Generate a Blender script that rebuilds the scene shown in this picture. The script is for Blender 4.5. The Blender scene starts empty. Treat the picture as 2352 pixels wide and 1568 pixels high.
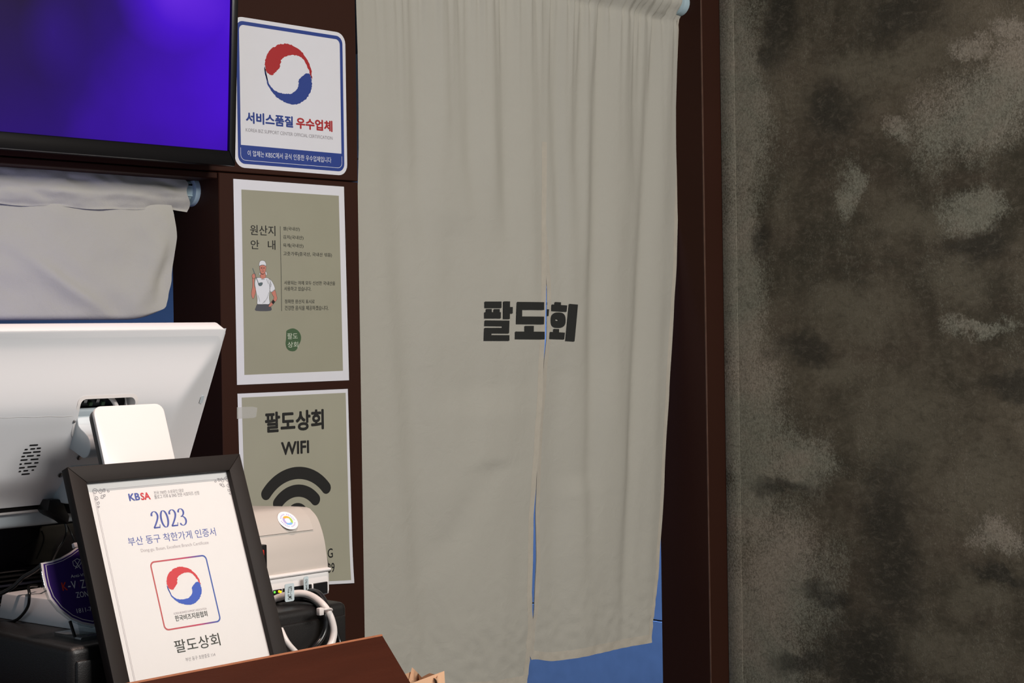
import bpy, bmesh, math, random
from mathutils import Vector, Matrix, noise
random.seed(7)
scn = bpy.context.scene
C = scn.collection

# ------------------------------------------------------------------ camera
W, H = 2352, 1568
FPX, YAW, PITCH, ROLL = 3775.84, .807961, -.00488094, -.0153075
EYE = 1.45
CAM = Vector((0, 0, EYE))
fwd = Vector((math.sin(YAW)*math.cos(PITCH), math.cos(YAW)*math.cos(PITCH), math.sin(PITCH)))
r0 = Vector((math.cos(YAW), -math.sin(YAW), 0)); u0 = r0.cross(fwd)
rgt = math.cos(ROLL)*r0 + math.sin(ROLL)*u0
upv = -math.sin(ROLL)*r0 + math.cos(ROLL)*u0
cam = bpy.data.cameras.new('camera'); camo = bpy.data.objects.new('camera', cam); C.objects.link(camo)
cam.sensor_width = 36; cam.lens = FPX*36/W; cam.clip_start = .02
camo.matrix_world = Matrix(((rgt.x, upv.x, -fwd.x, CAM.x), (rgt.y, upv.y, -fwd.y, CAM.y), (rgt.z, upv.z, -fwd.z, CAM.z), (0, 0, 0, 1)))
scn.camera = camo

# ------------------------------------------------------------------ world, lights, exposure
scn.view_settings.view_transform = 'Standard'; scn.view_settings.look = 'None'
scn.view_settings.gamma = 1; scn.view_settings.use_curve_mapping = False
scn.view_settings.exposure = 0.0
wd = bpy.data.worlds.new('world'); scn.world = wd; wd.use_nodes = True
wd.node_tree.nodes['Background'].inputs[0].default_value = (.75, .88, 1, 1)
wd.node_tree.nodes['Background'].inputs[1].default_value = .34

def light(name, kind, loc, aim, power, col, **kw):
    l = bpy.data.lights.new(name, kind); l.energy = power; l.color = col
    for k, v in kw.items(): setattr(l, k, v)
    o = bpy.data.objects.new(name, l); C.objects.link(o); o.location = loc
    o.rotation_euler = (Vector(aim)-Vector(loc)).to_track_quat('-Z', 'Y').to_euler()
    return o
light('counter_downlight_offscreen', 'SPOT', (.98, 1.14, 2.62), (1.02, 1.42, 1.15), 55, (1, .74, .63), spot_size=math.radians(46), spot_blend=.7, shadow_soft_size=.04)
light('ceiling_panel_offscreen', 'AREA', (1.45, -.70, 2.66), (1.6, .6, 1.0), 98, (1, .955, .90), shape='RECTANGLE', size=1.4, size_y=.8)
light('kitchen_ceiling_lamp_offscreen', 'AREA', (2.55, 2.6, 2.6), (2.75, 2.7, 0), 27, (.20, .42, 1), shape='RECTANGLE', size=.5, size_y=.3, spread=1.9)


# ------------------------------------------------------------------ helpers
def srgb(r, g, b):
    f = lambda c: (c/12.92 if c <= .04045 else ((c+.055)/1.055)**2.4)
    return (f(r/255), f(g/255), f(b/255), 1)
def mat(name, col, rough=.5, metal=0, bump=0, bscale=300, var=0, vscale=8, emit=None, estr=0, trans=0, coat=0, spec=.5, alpha=1, stretch=(1, 1, 1)):
    m = bpy.data.materials.new(name); m.use_nodes = True
    nt = m.node_tree; p = nt.nodes['Principled BSDF']
    p.inputs['Base Color'].default_value = col; p.inputs['Roughness'].default_value = rough
    p.inputs['Metallic'].default_value = metal; p.inputs['Specular IOR Level'].default_value = spec
    p.inputs['Coat Weight'].default_value = coat; p.inputs['Transmission Weight'].default_value = trans
    p.inputs['Alpha'].default_value = alpha
    if emit: p.inputs['Emission Color'].default_value = emit; p.inputs['Emission Strength'].default_value = estr
    if bump or var:
        tc = nt.nodes.new('ShaderNodeTexCoord'); mp = nt.nodes.new('ShaderNodeMapping')
        mp.inputs['Scale'].default_value = stretch; nt.links.new(tc.outputs['Object'], mp.inputs[0])
    if var:
        n = nt.nodes.new('ShaderNodeTexNoise'); n.inputs['Scale'].default_value = vscale; n.inputs['Detail'].default_value = 6
        nt.links.new(mp.outputs[0], n.inputs['Vector'])
        mx = nt.nodes.new('ShaderNodeMix'); mx.data_type = 'RGBA'
        mx.inputs[6].default_value = tuple(c*(1-var) for c in col[:3])+(1,)
        mx.inputs[7].default_value = tuple(min(1, c*(1+var)) for c in col[:3])+(1,)
        nt.links.new(n.outputs['Fac'], mx.inputs[0]); nt.links.new(mx.outputs[2], p.inputs['Base Color'])
    if bump:
        n = nt.nodes.new('ShaderNodeTexNoise'); n.inputs['Scale'].default_value = bscale; n.inputs['Detail'].default_value = 3
        nt.links.new(mp.outputs[0], n.inputs['Vector'])
        b = nt.nodes.new('ShaderNodeBump'); b.inputs['Strength'].default_value = bump; b.inputs['Distance'].default_value = .002
        nt.links.new(n.outputs['Fac'], b.inputs['Height']); nt.links.new(b.outputs[0], p.inputs['Normal'])
    return m
M = {}
M['brown'] = mat('brown laminate', srgb(54, 29, 20), .58, bump=.05, bscale=500, var=.10, vscale=5, spec=.14)
M['wood'] = mat('dark stained wood', srgb(62, 28, 16), .5, bump=.15, bscale=120, var=.25, vscale=9, stretch=(1, 9, 9), spec=.22)
M['wood_edge'] = mat('worn wood edge', srgb(150, 92, 60), .6, var=.35, vscale=60)
M['floor'] = mat('grey floor', srgb(90, 86, 80), .6, var=.15, vscale=6, bump=.1, bscale=60)
M['ceiling'] = mat('dark ceiling', srgb(60, 58, 56), .9, var=.1)
M['paper'] = mat('white paper', srgb(232, 230, 234), .55, var=.02, vscale=40)
M['cert_paper'] = mat('certificate paper', srgb(240, 234, 232), .6)
M['sage'] = mat('sage print', srgb(162, 158, 137), .5, var=.06, vscale=14)
M['sage2'] = mat('sage print worn', srgb(170, 166, 146), .5, var=.08, vscale=10)
M['ink'] = mat('black ink', srgb(34, 33, 31), .5)
M['ink_soft'] = mat('dark grey ink', srgb(58, 58, 52), .6)
M['grey_ink'] = mat('grey ink', srgb(130, 122, 128), .6)
M['pale_ink'] = mat('pale grey ink', srgb(176, 164, 168), .6)
M['navy'] = mat('blue ink', srgb(42, 66, 142), .45)
M['red'] = mat('red ink', srgb(178, 38, 42), .45)
M['cert_blue'] = mat('certificate blue ink', srgb(76, 88, 166), .5)
M['emb_blue'] = mat('emblem blue', srgb(52, 88, 190), .5)
M['emb_red'] = mat('emblem red', srgb(214, 52, 60), .5)
M['white_ink'] = mat('white ink', srgb(236, 236, 240), .5)
M['seal'] = mat('green seal', srgb(72, 98, 66), .5)
M['pale_green'] = mat('pale green ink', srgb(205, 212, 190), .5)
M['skin'] = mat('printed skin tone', srgb(212, 134, 116), .5)
M['trouser'] = mat('printed dark grey', srgb(86, 86, 92), .5)
M['ladle'] = mat('printed slate', srgb(96, 112, 116), .5)
M['tape'] = mat('translucent tape', srgb(225, 222, 214), .35, alpha=.55)
M['tv_black'] = mat('glossy black plastic', srgb(14, 14, 17), .22)
M['black'] = mat('black plastic', srgb(24, 23, 24), .45, bump=.05, bscale=900)
M['drawer'] = mat('black textured metal', srgb(26, 25, 25), .42, bump=.12, bscale=700)
M['gloss_black'] = mat('piano black', srgb(10, 10, 13), .08)
M['frame'] = mat('dark brown frame', srgb(34, 28, 25), .6, bump=.04, bscale=200, var=.12, vscale=60, spec=.25)
def clear_mat(name, tint, rough=.02, extra=0.0):
    m = bpy.data.materials.new(name); m.use_nodes = True; nt = m.node_tree; nt.nodes.clear(); N = nt.nodes.new; L = nt.links.new
    t = N('ShaderNodeBsdfTransparent'); t.inputs[0].default_value = tint; g = N('ShaderNodeBsdfGlossy'); g.inputs['Roughness'].default_value = rough
    f = N('ShaderNodeFresnel'); f.inputs[0].default_value = 1.45; ad = N('ShaderNodeMath'); L(f.outputs[0], ad.inputs[0]); ad.inputs[1].default_value = extra
    ge = N('ShaderNodeNewGeometry'); inv = N('ShaderNodeMath'); inv.operation = 'SUBTRACT'; inv.inputs[0].default_value = 1; L(ge.outputs['Backfacing'], inv.inputs[1])
    mu = N('ShaderNodeMath'); mu.operation = 'MULTIPLY'; L(ad.outputs[0], mu.inputs[0]); L(inv.outputs[0], mu.inputs[1])
    mx = N('ShaderNodeMixShader'); L(mu.outputs[0], mx.inputs[0]); L(t.outputs[0], mx.inputs[1]); L(g.outputs[0], mx.inputs[2])
    o = N('ShaderNodeOutputMaterial'); L(mx.outputs[0], o.inputs[0]); return m
M['glass'] = clear_mat('clear glass', (.97, .98, .98, 1))
M['acrylic'] = clear_mat('clear acrylic', (.82, .86, .87, 1), .05, .08)
M['white_pl'] = mat('white plastic', srgb(226, 226, 228), .38, bump=.03, bscale=1500)
M['white_pl2'] = mat('satin white plastic', srgb(232, 228, 226), .3)
M['silver'] = mat('pale blue grey plastic', srgb(190, 200, 206), .4)
M['steel'] = mat('screw steel', srgb(150, 150, 150), .25, metal=1)
M['beige'] = mat('warm grey plastic', srgb(192, 184, 176), .38, bump=.05, bscale=1500)
M['port'] = mat('black socket', srgb(14, 14, 16), .4)
M['cap'] = mat('pale blue plastic', srgb(178, 200, 208), .4)
M['rod'] = mat('white coated tube', srgb(205, 212, 214), .35)
M['red_switch'] = mat('red rocker', srgb(200, 50, 38), .3)
M['led_y'] = mat('lit yellow led', srgb(255, 190, 20), .4, emit=srgb(255, 170, 10), estr=3)
M['led_g'] = mat('lit green led', srgb(90, 200, 60), .4, emit=srgb(80, 220, 60), estr=1.5)
M['cable_w'] = mat('white cable', srgb(225, 218, 214), .35)
M['cable_b'] = mat('black cable', srgb(18, 18, 19), .3)
M['tag'] = mat('label tape', srgb(198, 212, 216), .4)
M['purple'] = mat('purple print', srgb(66, 42, 118), .18, coat=.6)
M['silver_ink'] = mat('silver border', srgb(214, 208, 212), .3)
M['orange_red'] = mat('orange red print', srgb(226, 66, 46), .4)
M['kraft'] = mat('crumpled tan paper', srgb(222, 178, 142), .7, bump=.3, bscale=40)
M['tile'] = mat('mottled grey tile', srgb(168, 172, 180), .45, var=.18, vscale=22, bump=.1, bscale=40)
M['grout'] = mat('dark grout', srgb(90, 92, 96), .9)
M['kwall'] = mat('kitchen wall', srgb(120, 124, 132), .8, var=.08)
M['orange'] = mat('sticker orange', srgb(250, 178, 70), .5)
M['lime'] = mat('sticker green', srgb(170, 205, 90), .5)
M['sky'] = mat('sticker blue', srgb(130, 185, 240), .5)
M['lilac'] = mat('sticker lilac', srgb(178, 165, 220), .5)

def cloth_mat():
    m = mat('natural cotton cloth', srgb(186, 182, 171), .9, var=.045, vscale=5, spec=.15)
    nt = m.node_tree; p = nt.nodes['Principled BSDF']
    tc = nt.nodes.new('ShaderNodeTexCoord')
    hs = []
    for sc in ((1400, 1, 260), (260, 1, 1400)):
        mp = nt.nodes.new('ShaderNodeMapping'); mp.inputs['Scale'].default_value = sc
        n = nt.nodes.new('ShaderNodeTexNoise'); n.inputs['Scale'].default_value = 1; n.inputs['Detail'].default_value = 2
        nt.links.new(tc.outputs['Object'], mp.inputs[0]); nt.links.new(mp.outputs[0], n.inputs['Vector']); hs.append(n)
    n3 = nt.nodes.new('ShaderNodeTexNoise'); n3.inputs['Scale'].default_value = 28; n3.inputs['Detail'].default_value = 4; n3.inputs['Distortion'].default_value = 1.2
    nt.links.new(tc.outputs['Object'], n3.inputs['Vector'])
    a = nt.nodes.new('ShaderNodeMath'); nt.links.new(hs[0].outputs['Fac'], a.inputs[0]); nt.links.new(hs[1].outputs['Fac'], a.inputs[1])
    b = nt.nodes.new('ShaderNodeBump'); b.inputs['Strength'].default_value = .35; b.inputs['Distance'].default_value = .0006
    nt.links.new(a.outputs[0], b.inputs['Height'])
    b2 = nt.nodes.new('ShaderNodeBump'); b2.inputs['Strength'].default_value = .22; b2.inputs['Distance'].default_value = .006
    nt.links.new(n3.outputs['Fac'], b2.inputs['Height']); nt.links.new(b2.outputs[0], b.inputs['Normal'])
    nt.links.new(b.outputs[0], p.inputs['Normal'])
    p.inputs['Subsurface Weight'].default_value = 0
    return m
M['cloth'] = cloth_mat()
M['hem'] = mat('cloth hem', srgb(191, 183, 169), .9, var=.12, vscale=60, bump=.2, bscale=400, spec=.15)
M['cloth_ink'] = mat('ink printed on cloth', srgb(48, 48, 46), .85, bump=.2, bscale=1200, spec=.2)

def ray(x, y): return fwd + (x-W/2)/FPX*rgt - (y-H/2)/FPX*upv
def PY(x, y, Y): d = ray(x, y); return CAM + d*(Y/d.y)
def PX(x, y, X): d = ray(x, y); return CAM + d*(X/d.x)
def PZ(x, y, Z): d = ray(x, y); return CAM + d*((Z-EYE)/d.z)

origin = {}
def empty(name, loc, label, cat, group=None):
    o = bpy.data.objects.new(name, None); C.objects.link(o); o.location = loc; o.empty_display_size = .03
    o['label'] = label; o['category'] = cat
    if group: o['group'] = group
    origin[o] = Vector(loc); return o
def mesh_obj(name, verts, faces, m, parent=None, smooth=False, angle=40, base=None, kind=None, label=None, cat=None):
    """verts in world space"""
    if parent is not None: base = origin[parent]
    elif base is None: base = Vector((0, 0, 0))
    base = Vector(base)
    me = bpy.data.meshes.new(name)
    me.from_pydata([tuple(Vector(v)-base) for v in verts], [], faces); me.validate()
    me.materials.append(m)
    if smooth:
        me.shade_smooth()
        if angle < 180: me.set_sharp_from_angle(angle=math.radians(angle))
    o = bpy.data.objects.new(name, me); C.objects.link(o)
    if parent is not None: o.parent = parent
    else: o.location = base
    origin[o] = base
    if kind: o['kind'] = kind
    if label: o['label'] = label
    if cat: o['category'] = cat
    return o
def bm_obj(name, bm, m, parent=None, **kw):
    bm.normal_update(); bm.verts.index_update()
    vs = [v.co.copy() for v in bm.verts]; fs = [[v.index for v in f.verts] for f in bm.faces]
    bm.free(); return mesh_obj(name, vs, fs, m, parent, **kw)
def rbox(name, a, b, m, parent=None, bev=0, seg=2, xf=None, **kw):
    bm = bmesh.new(); bmesh.ops.create_cube(bm, size=1)
    for v in bm.verts:
        v.co = Vector([a[i]+(v.co[i]+.5)*(b[i]-a[i]) for i in range(3)])
    if bev: bmesh.ops.bevel(bm, geom=list(bm.edges), offset=bev, segments=seg, affect='EDGES', profile=.5)
    if xf:
        for v in bm.verts: v.co = xf(v.co)
    return bm_obj(name, bm, m, parent, smooth=bev > 0, **kw)
def prism(name, poly, fn, d0, d1, m, parent=None, bev=0, **kw):
    """poly 2d points; fn(a,b,d)->world"""
    n = len(poly)
    bm = bmesh.new()
    lo = [bm.verts.new(fn(a, b, d0)) for a, b in poly]; hi = [bm.verts.new(fn(a, b, d1)) for a, b in poly]
    bm.faces.new(lo); bm.faces.new(hi[::-1])
    for i in range(n): bm.faces.new((lo[i], lo[(i+1) % n], hi[(i+1) % n], hi[i]))
    bmesh.ops.recalc_face_normals(bm, faces=bm.faces)
    if bev:
        es = [e for e in bm.edges if any(len(f.verts) > 4 or n == 4 for f in e.link_faces)]
        bmesh.ops.bevel(bm, geom=es, offset=bev, segments=2, affect='EDGES', profile=.5)
    return bm_obj(name, bm, m, parent, smooth=True, angle=kw.pop('angle', 35), **kw)
def smooth_path(pts, n=8):
    pts = [Vector(p) for p in pts]; P = [2*pts[0]-pts[1]]+pts+[2*pts[-1]-pts[-2]]; out = []
    for i in range(1, len(P)-2):
        for k in range(n):
            t = k/n; a, b, c, d = P[i-1], P[i], P[i+1], P[i+2]
            out.append(.5*((2*b)+(c-a)*t+(2*a-5*b+4*c-d)*t*t+(3*b-a-3*c+d)*t**3))
    out.append(pts[-1]); return out
def tube(name, pts, r, m, parent=None, n=8, sm=8, rfun=None, **kw):
    pts = smooth_path(pts, sm) if sm else [Vector(p) for p in pts]
    vs, fs = [], []; prev = None
    for i, p in enumerate(pts):
        t = (pts[min(i+1, len(pts)-1)]-pts[max(i-1, 0)]).normalized()
        if prev is None: nx = t.orthogonal().normalized()
        else: nx = (prev - t*prev.dot(t)).normalized()
        prev = nx; ny = t.cross(nx); rr = rfun(i/(len(pts)-1)) if rfun else r
        for k in range(n):
            a = 2*math.pi*k/n; vs.append(p+rr*(math.cos(a)*nx+math.sin(a)*ny))
    for i in range(len(pts)-1):
        for k in range(n): fs.append((i*n+k, i*n+(k+1) % n, (i+1)*n+(k+1) % n, (i+1)*n+k))
    fs.append(tuple(range(n))[::-1]); fs.append(tuple((len(pts)-1)*n+k for k in range(n)))
    return mesh_obj(name, vs, fs, m, parent, smooth=True, angle=60, **kw)
def lathe_x(name, prof, cy, cz, m, parent=None, n=28, **kw):
    """prof: (x, r) about an axis along X"""
    vs, fs = [], []
    for x, r in prof:
        for k in range(n):
            a = 2*math.pi*k/n; vs.append((x, cy+r*math.cos(a), cz+r*math.sin(a)))
    for i in range(len(prof)-1):
        for k in range(n): fs.append((i*n+k, i*n+(k+1) % n, (i+1)*n+(k+1) % n, (i+1)*n+k))
    fs.append(tuple(range(n))[::-1]); fs.append(tuple((len(prof)-1)*n+k for k in range(n)))
    return mesh_obj(name, vs, fs, m, parent, smooth=True, angle=40, **kw)

class Plane:
    """flat working plane: O origin, ex right, ey up, n towards the viewer"""
    def __init__(s, O, ex, ey):
        s.O, s.ex, s.ey = Vector(O), Vector(ex).normalized(), Vector(ey).normalized(); s.n = s.ex.cross(s.ey)
        s.bulge = None; s.hs = .25
    def loc(s, x, y, h=0):
        d = ray(x, y); t = (s.O+s.n*h-CAM).dot(s.n)/d.dot(s.n); q = CAM+d*t-s.O
        return (q.dot(s.ex), q.dot(s.ey))
    def at(s, a, b, h=0):
        if s.bulge: h += s.bulge(a, b)
        return s.O+s.ex*a+s.ey*b+s.n*h
def flat(name, pl, pts, h, m, parent, faces=None, **kw):
    if faces is None: faces = [tuple(range(len(pts)))]
    # keep the face looking at the viewer
    vs = [pl.at(a, b, h*pl.hs) for a, b in pts]
    if len(faces) == 1:
        ar = sum(pts[i][0]*pts[(i+1) % len(pts)][1]-pts[(i+1) % len(pts)][0]*pts[i][1] for i in range(len(pts)))
        if ar < 0: faces = [tuple(reversed(faces[0]))]
    return mesh_obj(name, vs, faces, m, parent, **kw)
def rrect(x0, y0, x1, y1, r, n=6):
    out = []
    for cx, cy, a0 in ((x1-r, y1-r, 0), (x0+r, y1-r, 90), (x0+r, y0+r, 180), (x1-r, y0+r, 270)):
        for k in range(n+1):
            a = math.radians(a0+90*k/n); out.append((cx+r*math.cos(a), cy+r*math.sin(a)))
    return out
def ring(outer, inner):
    n = len(outer); return outer+inner, [(i, (i+1) % n, n+(i+1) % n, n+i) for i in range(n)]
def grid_flat(name, pl, x0, y0, x1, y1, h, m, parent, nx=10, ny=14, warp=None, **kw):
    vs, fs = [], []
    for j in range(ny+1):
        for i in range(nx+1):
            a, b = i/nx, j/ny
            p = (x0+(x1-x0)*a, y0+(y1-y0)*b)
            if warp: p = warp(a, b)
            vs.append(pl.at(p[0], p[1], h*pl.hs))
    for j in range(ny):
        for i in range(nx): q = j*(nx+1)+i; fs.append((q, q+1, q+nx+2, q+nx+1))
    return mesh_obj(name, vs, fs, m, parent, smooth=True, angle=180, **kw)
_tc = {}; text_asp = {}
def text_geo(s, bold=0.0, space=1.0):
    key = (s, bold, space)
    if key in _tc: return _tc[key]
    cu = bpy.data.curves.new('t', 'FONT'); cu.body = s; cu.offset = bold; cu.resolution_u = 3; cu.space_character = space
    o = bpy.data.objects.new('t', cu); C.objects.link(o)
    me = bpy.data.meshes.new_from_object(o.evaluated_get(bpy.context.evaluated_depsgraph_get()))
    vs = [(v.co.x, v.co.y) for v in me.vertices]; fs = [tuple(p.vertices) for p in me.polygons]
    bpy.data.objects.remove(o); bpy.data.curves.remove(cu); bpy.data.meshes.remove(me)
    x0, x1 = min(v[0] for v in vs), max(v[0] for v in vs); y0, y1 = min(v[1] for v in vs), max(v[1] for v in vs)
    vs = [((x-x0)/(x1-x0), (y-y0)/(y1-y0)) for x, y in vs]
    _tc[key] = (vs, fs); text_asp[key] = (x1-x0, y1-y0); return vs, fs
def text(pl, s, tl, br, m, parent, h=.0008, bold=0.0, space=1.0, name='lettering'):
    a0, b1 = pl.loc(*tl); a1, b0 = pl.loc(*br)
    ex_ = max(0, bold); vs, fs = text_geo(s, min(bold, 0.0), space); hh = [h]*len(vs)
    if ex_ > 0:
        asp = text_asp[(s, min(bold, 0.0), space)]; base_v, base_f = vs, fs; vs, fs, hh = [], [], []
        for q in range(8):
            a = math.pi*q/4+.2; o = len(vs); hh += [h+q*.00012]*len(base_v)
            vs = vs+[((x+ex_*math.cos(a)/asp[0]), (y+ex_*math.sin(a)/asp[1])) for x, y in base_v]; fs = fs+[tuple(i+o for i in f) for f in base_f]
        mx, my = ex_/asp[0], ex_/asp[1]; vs = [((x+mx)/(1+2*mx), (y+my)/(1+2*my)) for x, y in vs]
    W_ = [pl.at(a0+(a1-a0)*x, b0+(b1-b0)*y, h_*pl.hs) for (x, y), h_ in zip(vs, hh)]
    return mesh_obj(name, W_, fs, m, parent, kind='stuff')
def stroke_pts(pts, w):
    P = [Vector(p) for p in pts]; L, R = [], []
    for i, p in enumerate(P):
        t = P[min(i+1, len(P)-1)]-P[max(i-1, 0)]
        t = t.normalized() if t.length > 0 else Vector((1, 0)); nn = Vector((-t.y, t.x))
        ww = w(i/(len(P)-1), t) if callable(w) else w
        L.append(tuple(p+nn*ww/2)); R.append(tuple(p-nn*ww/2))
    n = len(P); return L+R, [(n+i, n+i+1, i+1, i) for i in range(n-1)]
def merge(parts):
    V, F = [], []
    for vs, fs in parts:
        o = len(V); V += list(vs); F += [tuple(i+o for i in f) for f in fs]
    return V, F

# ================================================================== SETTING
D = 1.9258             # front plane of the brown panelled wall
TH = .118              # its thickness
XP0, XP1 = 1.413, 1.676   # pillar
XD = 2.556             # right side of the doorway
XC = 2.615             # concrete wall
ZH = EYE+.237          # joint under the header
HB = EYE+.228          # underside of the header
CEIL = 2.75
def structure(name, a, b, m, bev=0):
    return rbox(name, a, b, m, None, bev=bev, kind='structure')
structure('floor', (-1.5, -2, -.05), (3.6, 4.2, 0), M['floor'])
structure('ceiling', (-1.5, -2, CEIL), (3.6, 4.2, CEIL+.05), M['ceiling'])
wb = bpy.data.objects.new('wall_back', None); C.objects.link(wb); wb['kind'] = 'structure'; origin[wb] = Vector((0, 0, 0))
def wpanel(name, a, b, m='brown'): return rbox(name, a, b, M[m], wb, bev=.0012, seg=1)
wpanel('header_panel', (-1.5, D, ZH+.0015), (XP1, D+TH, CEIL))
wpanel('pillar_panel', (XP0, D, 0), (XP1, D+TH, ZH))
wpanel('hatch_lintel', (-1.5, D+.002, HB), (XP0-.0005, D+TH, ZH))
wpanel('hatch_sill_panel', (-1.5, D, 0), (XP0-.0005, D+TH, .95))
wpanel('door_header_panel', (XP1+.0005, D, EYE+.70), (XD-.0005, D+TH, CEIL))
jb = bpy.data.objects.new('trim_1', None); C.objects.link(jb); jb['kind'] = 'structure'; origin[jb] = Vector((0, 0, 0))
rbox('jamb_lining', (XD, D+.0015, 0), (XC+.05, D+TH, CEIL), M['brown'], jb, bev=.001, seg=1)
rbox('casing_board', (XD+.001, D-.0015, 0), (XC, D, CEIL), M['brown'], jb, bev=.0015, seg=1)
M['seam'] = mat('pale filler bead', srgb(104, 74, 60), .6, var=.6, vscale=40)
rbox('filler_bead', (XD-.0002, D-.0018, .3), (XD+.0012, D+.0008, 2.3), M['seam'], jb)

# concrete wall ---------------------------------------------------------------
def concrete():
    m = bpy.data.materials.new('trowelled concrete'); m.use_nodes = True; nt = m.node_tree; p = nt.nodes['Principled BSDF']
    N = nt.nodes.new; L = nt.links.new
    tc = N('ShaderNodeTexCoord')
    def noise_(scale, detail=5, st=(1, 1, 1), dist=0, rough=.6):
        mp = N('ShaderNodeMapping'); mp.inputs['Scale'].default_value = st; L(tc.outputs['Object'], mp.inputs[0])
        n = N('ShaderNodeTexNoise'); n.inputs['Scale'].default_value = scale; n.inputs['Detail'].default_value = detail
        n.inputs['Roughness'].default_value = rough; n.inputs['Distortion'].default_value = dist
        L(mp.outputs[0], n.inputs['Vector']); return n
    def math_(op, a, b=None, c=None, clamp=False):
        n = N('ShaderNodeMath'); n.operation = op; n.use_clamp = clamp
        for i, v in enumerate((a, b, c)):
            if v is None: continue
            if isinstance(v, (int, float)): n.inputs[i].default_value = v
            else: L(v, n.inputs[i])
        return n.outputs[0]
    def ramp(v, lo, hi):
        n = N('ShaderNodeMapRange'); n.interpolation_type = 'SMOOTHSTEP'; L(v, n.inputs[0]); n.inputs[1].default_value = lo; n.inputs[2].default_value = hi
        return n.outputs[0]
    # distorted coordinates for hand-shaped patches
    nd = noise_(7, 6, rough=.65); sub = N('ShaderNodeVectorMath'); sub.operation = 'SUBTRACT'; L(nd.outputs['Color'], sub.inputs[0]); sub.inputs[1].default_value = (.5, .5, .5)
    scl = N('ShaderNodeVectorMath'); scl.operation = 'SCALE'; L(sub.outputs[0], scl.inputs[0]); scl.inputs['Scale'].default_value = .16
    add = N('ShaderNodeVectorMath'); L(tc.outputs['Object'], add.inputs[0]); L(scl.outputs[0], add.inputs[1])
    def blob(px, py, rx, ry, rot=0):
        c = PX(px, py, XC); k = (PX(px+50, py, XC)-PX(px-50, py, XC)); sx = abs(k.y)/100; kz = (PX(px, py-50, XC)-PX(px, py+50, XC)).z/100
        mp = N('ShaderNodeMapping'); mp.vector_type = 'TEXTURE'
        mp.inputs['Location'].default_value = (XC, c.y, c.z); mp.inputs['Rotation'].default_value = (math.radians(rot), 0, 0)
        mp.inputs['Scale'].default_value = (1, rx*sx, ry*kz)
        L(add.outputs[0], mp.inputs[0]); g = N('ShaderNodeTexGradient'); g.gradient_type = 'SPHERICAL'; L(mp.outputs[0], g.inputs[0]); return g.outputs['Fac']
    def total(lst):
        t = None
        for a in lst:
            b = blob(*a); t = b if t is None else math_('MAXIMUM', t, b)
        return t
    light_ = total([(2240, 260, 190, 150), (2070, 300, 60, 30, 30), (2215, 110, 60, 40), (2330, 60, 90, 40), (1955, 430, 30, 85, 12), (2230, 480, 90, 60), (2330, 180, 120, 130),
                    (1680, 230, 110, 420), (1690, 640, 105, 420), (1720, 1040, 120, 400), (1700, 1450, 120, 300), (1800, 1330, 150, 260), (1850, 1060, 110, 90), (1760, 1500, 160, 160), (2260, 750, 110, 30), (2290, 1240, 80, 60)])
    mid_ = total([(2260, 1380, 120, 60), (1920, 850, 130, 50, -8), (2250, 1110, 160, 140), (1960, 700, 180, 120), (2180, 1500, 200, 120), (2050, 980, 190, 160), (2010, 150, 200, 60), (2100, 500, 160, 60), (2200, 650, 160, 90)])
    dark_ = total([(1790, 60, 60, 190), (1770, 130, 50, 60), (2080, 40, 170, 90), (1770, 560, 45, 60), (1850, 810, 120, 50), (2050, 1250, 110, 330), (1990, 1500, 150, 130), (1800, 1110, 130, 30), (1900, 1370, 90, 40), (1850, 1520, 120, 30), (1910, 260, 110, 110), (2250, 560, 120, 60), (2330, 900, 150, 60), (2300, 1330, 110, 25, 12)])
    fine = noise_(300, 5, (1, 1, .8), .5, .75).outputs['Fac']; fine2 = noise_(420, 2).outputs['Fac']; broad = noise_(3.2, 6, (1, 1, 1.3), .5).outputs['Fac']
    stre = noise_(14, 6, (1, .35, 1), .8).outputs['Fac']; strev = noise_(16, 5, (1, 1, .25), .3).outputs['Fac']
    sp = math_('ADD', math_('MULTIPLY', fine, .9), math_('MULTIPLY', strev, .5))         # 0..1.4
    lm = ramp(math_('ADD', light_, math_('MULTIPLY', math_('SUBTRACT', sp, .72), 1.7)), -.02, .62)
    mm = ramp(math_('ADD', mid_, math_('MULTIPLY', math_('SUBTRACT', math_('ADD', broad, math_('MULTIPLY', stre, .4)), .7), .7)), .1, .75)
    dm = ramp(math_('ADD', dark_, math_('MULTIPLY', math_('SUBTRACT', sp, .72), .7)), .05, .75)
    def mix(f, a, b):
        n = N('ShaderNodeMix'); n.data_type = 'RGBA'
        if isinstance(f, float): n.inputs[0].default_value = f
        else: L(f, n.inputs[0])
        for i, v in ((6, a), (7, b)):
            if isinstance(v, tuple): n.inputs[i].default_value = v
            else: L(v, n.inputs[i])
        return n.outputs[2]
    base = mix(ramp(math_('ADD', math_('MULTIPLY', broad, .7), math_('MULTIPLY', strev, .3)), .36, .62), srgb(68, 62, 50), srgb(110, 100, 84))
    base = mix(math_('MULTIPLY', ramp(stre, .45, .7), .5), base, srgb(82, 70, 58))
    base = mix(math_('MULTIPLY', mm, .75), base, srgb(112, 104, 88))
    lcol = mix(ramp(broad, .4, .62), srgb(152, 150, 134), srgb(170, 158, 143))
    base = mix(math_('MULTIPLY', lm, math_('ADD', .38, math_('MULTIPLY', ramp(fine, .38, .62), .5))), base, lcol)
    base = mix(math_('MULTIPLY', dm, .7), base, srgb(44, 42, 36))
    base = mix(math_('MULTIPLY', ramp(fine2, .55, .75), .18), base, srgb(40, 38, 32))
    g2 = noise_(90, 6, (1, .6, 1), .6, .8).outputs['Fac']
    base = mix(math_('MULTIPLY', ramp(g2, .48, .70), .42), base, srgb(126, 117, 102))
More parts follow.
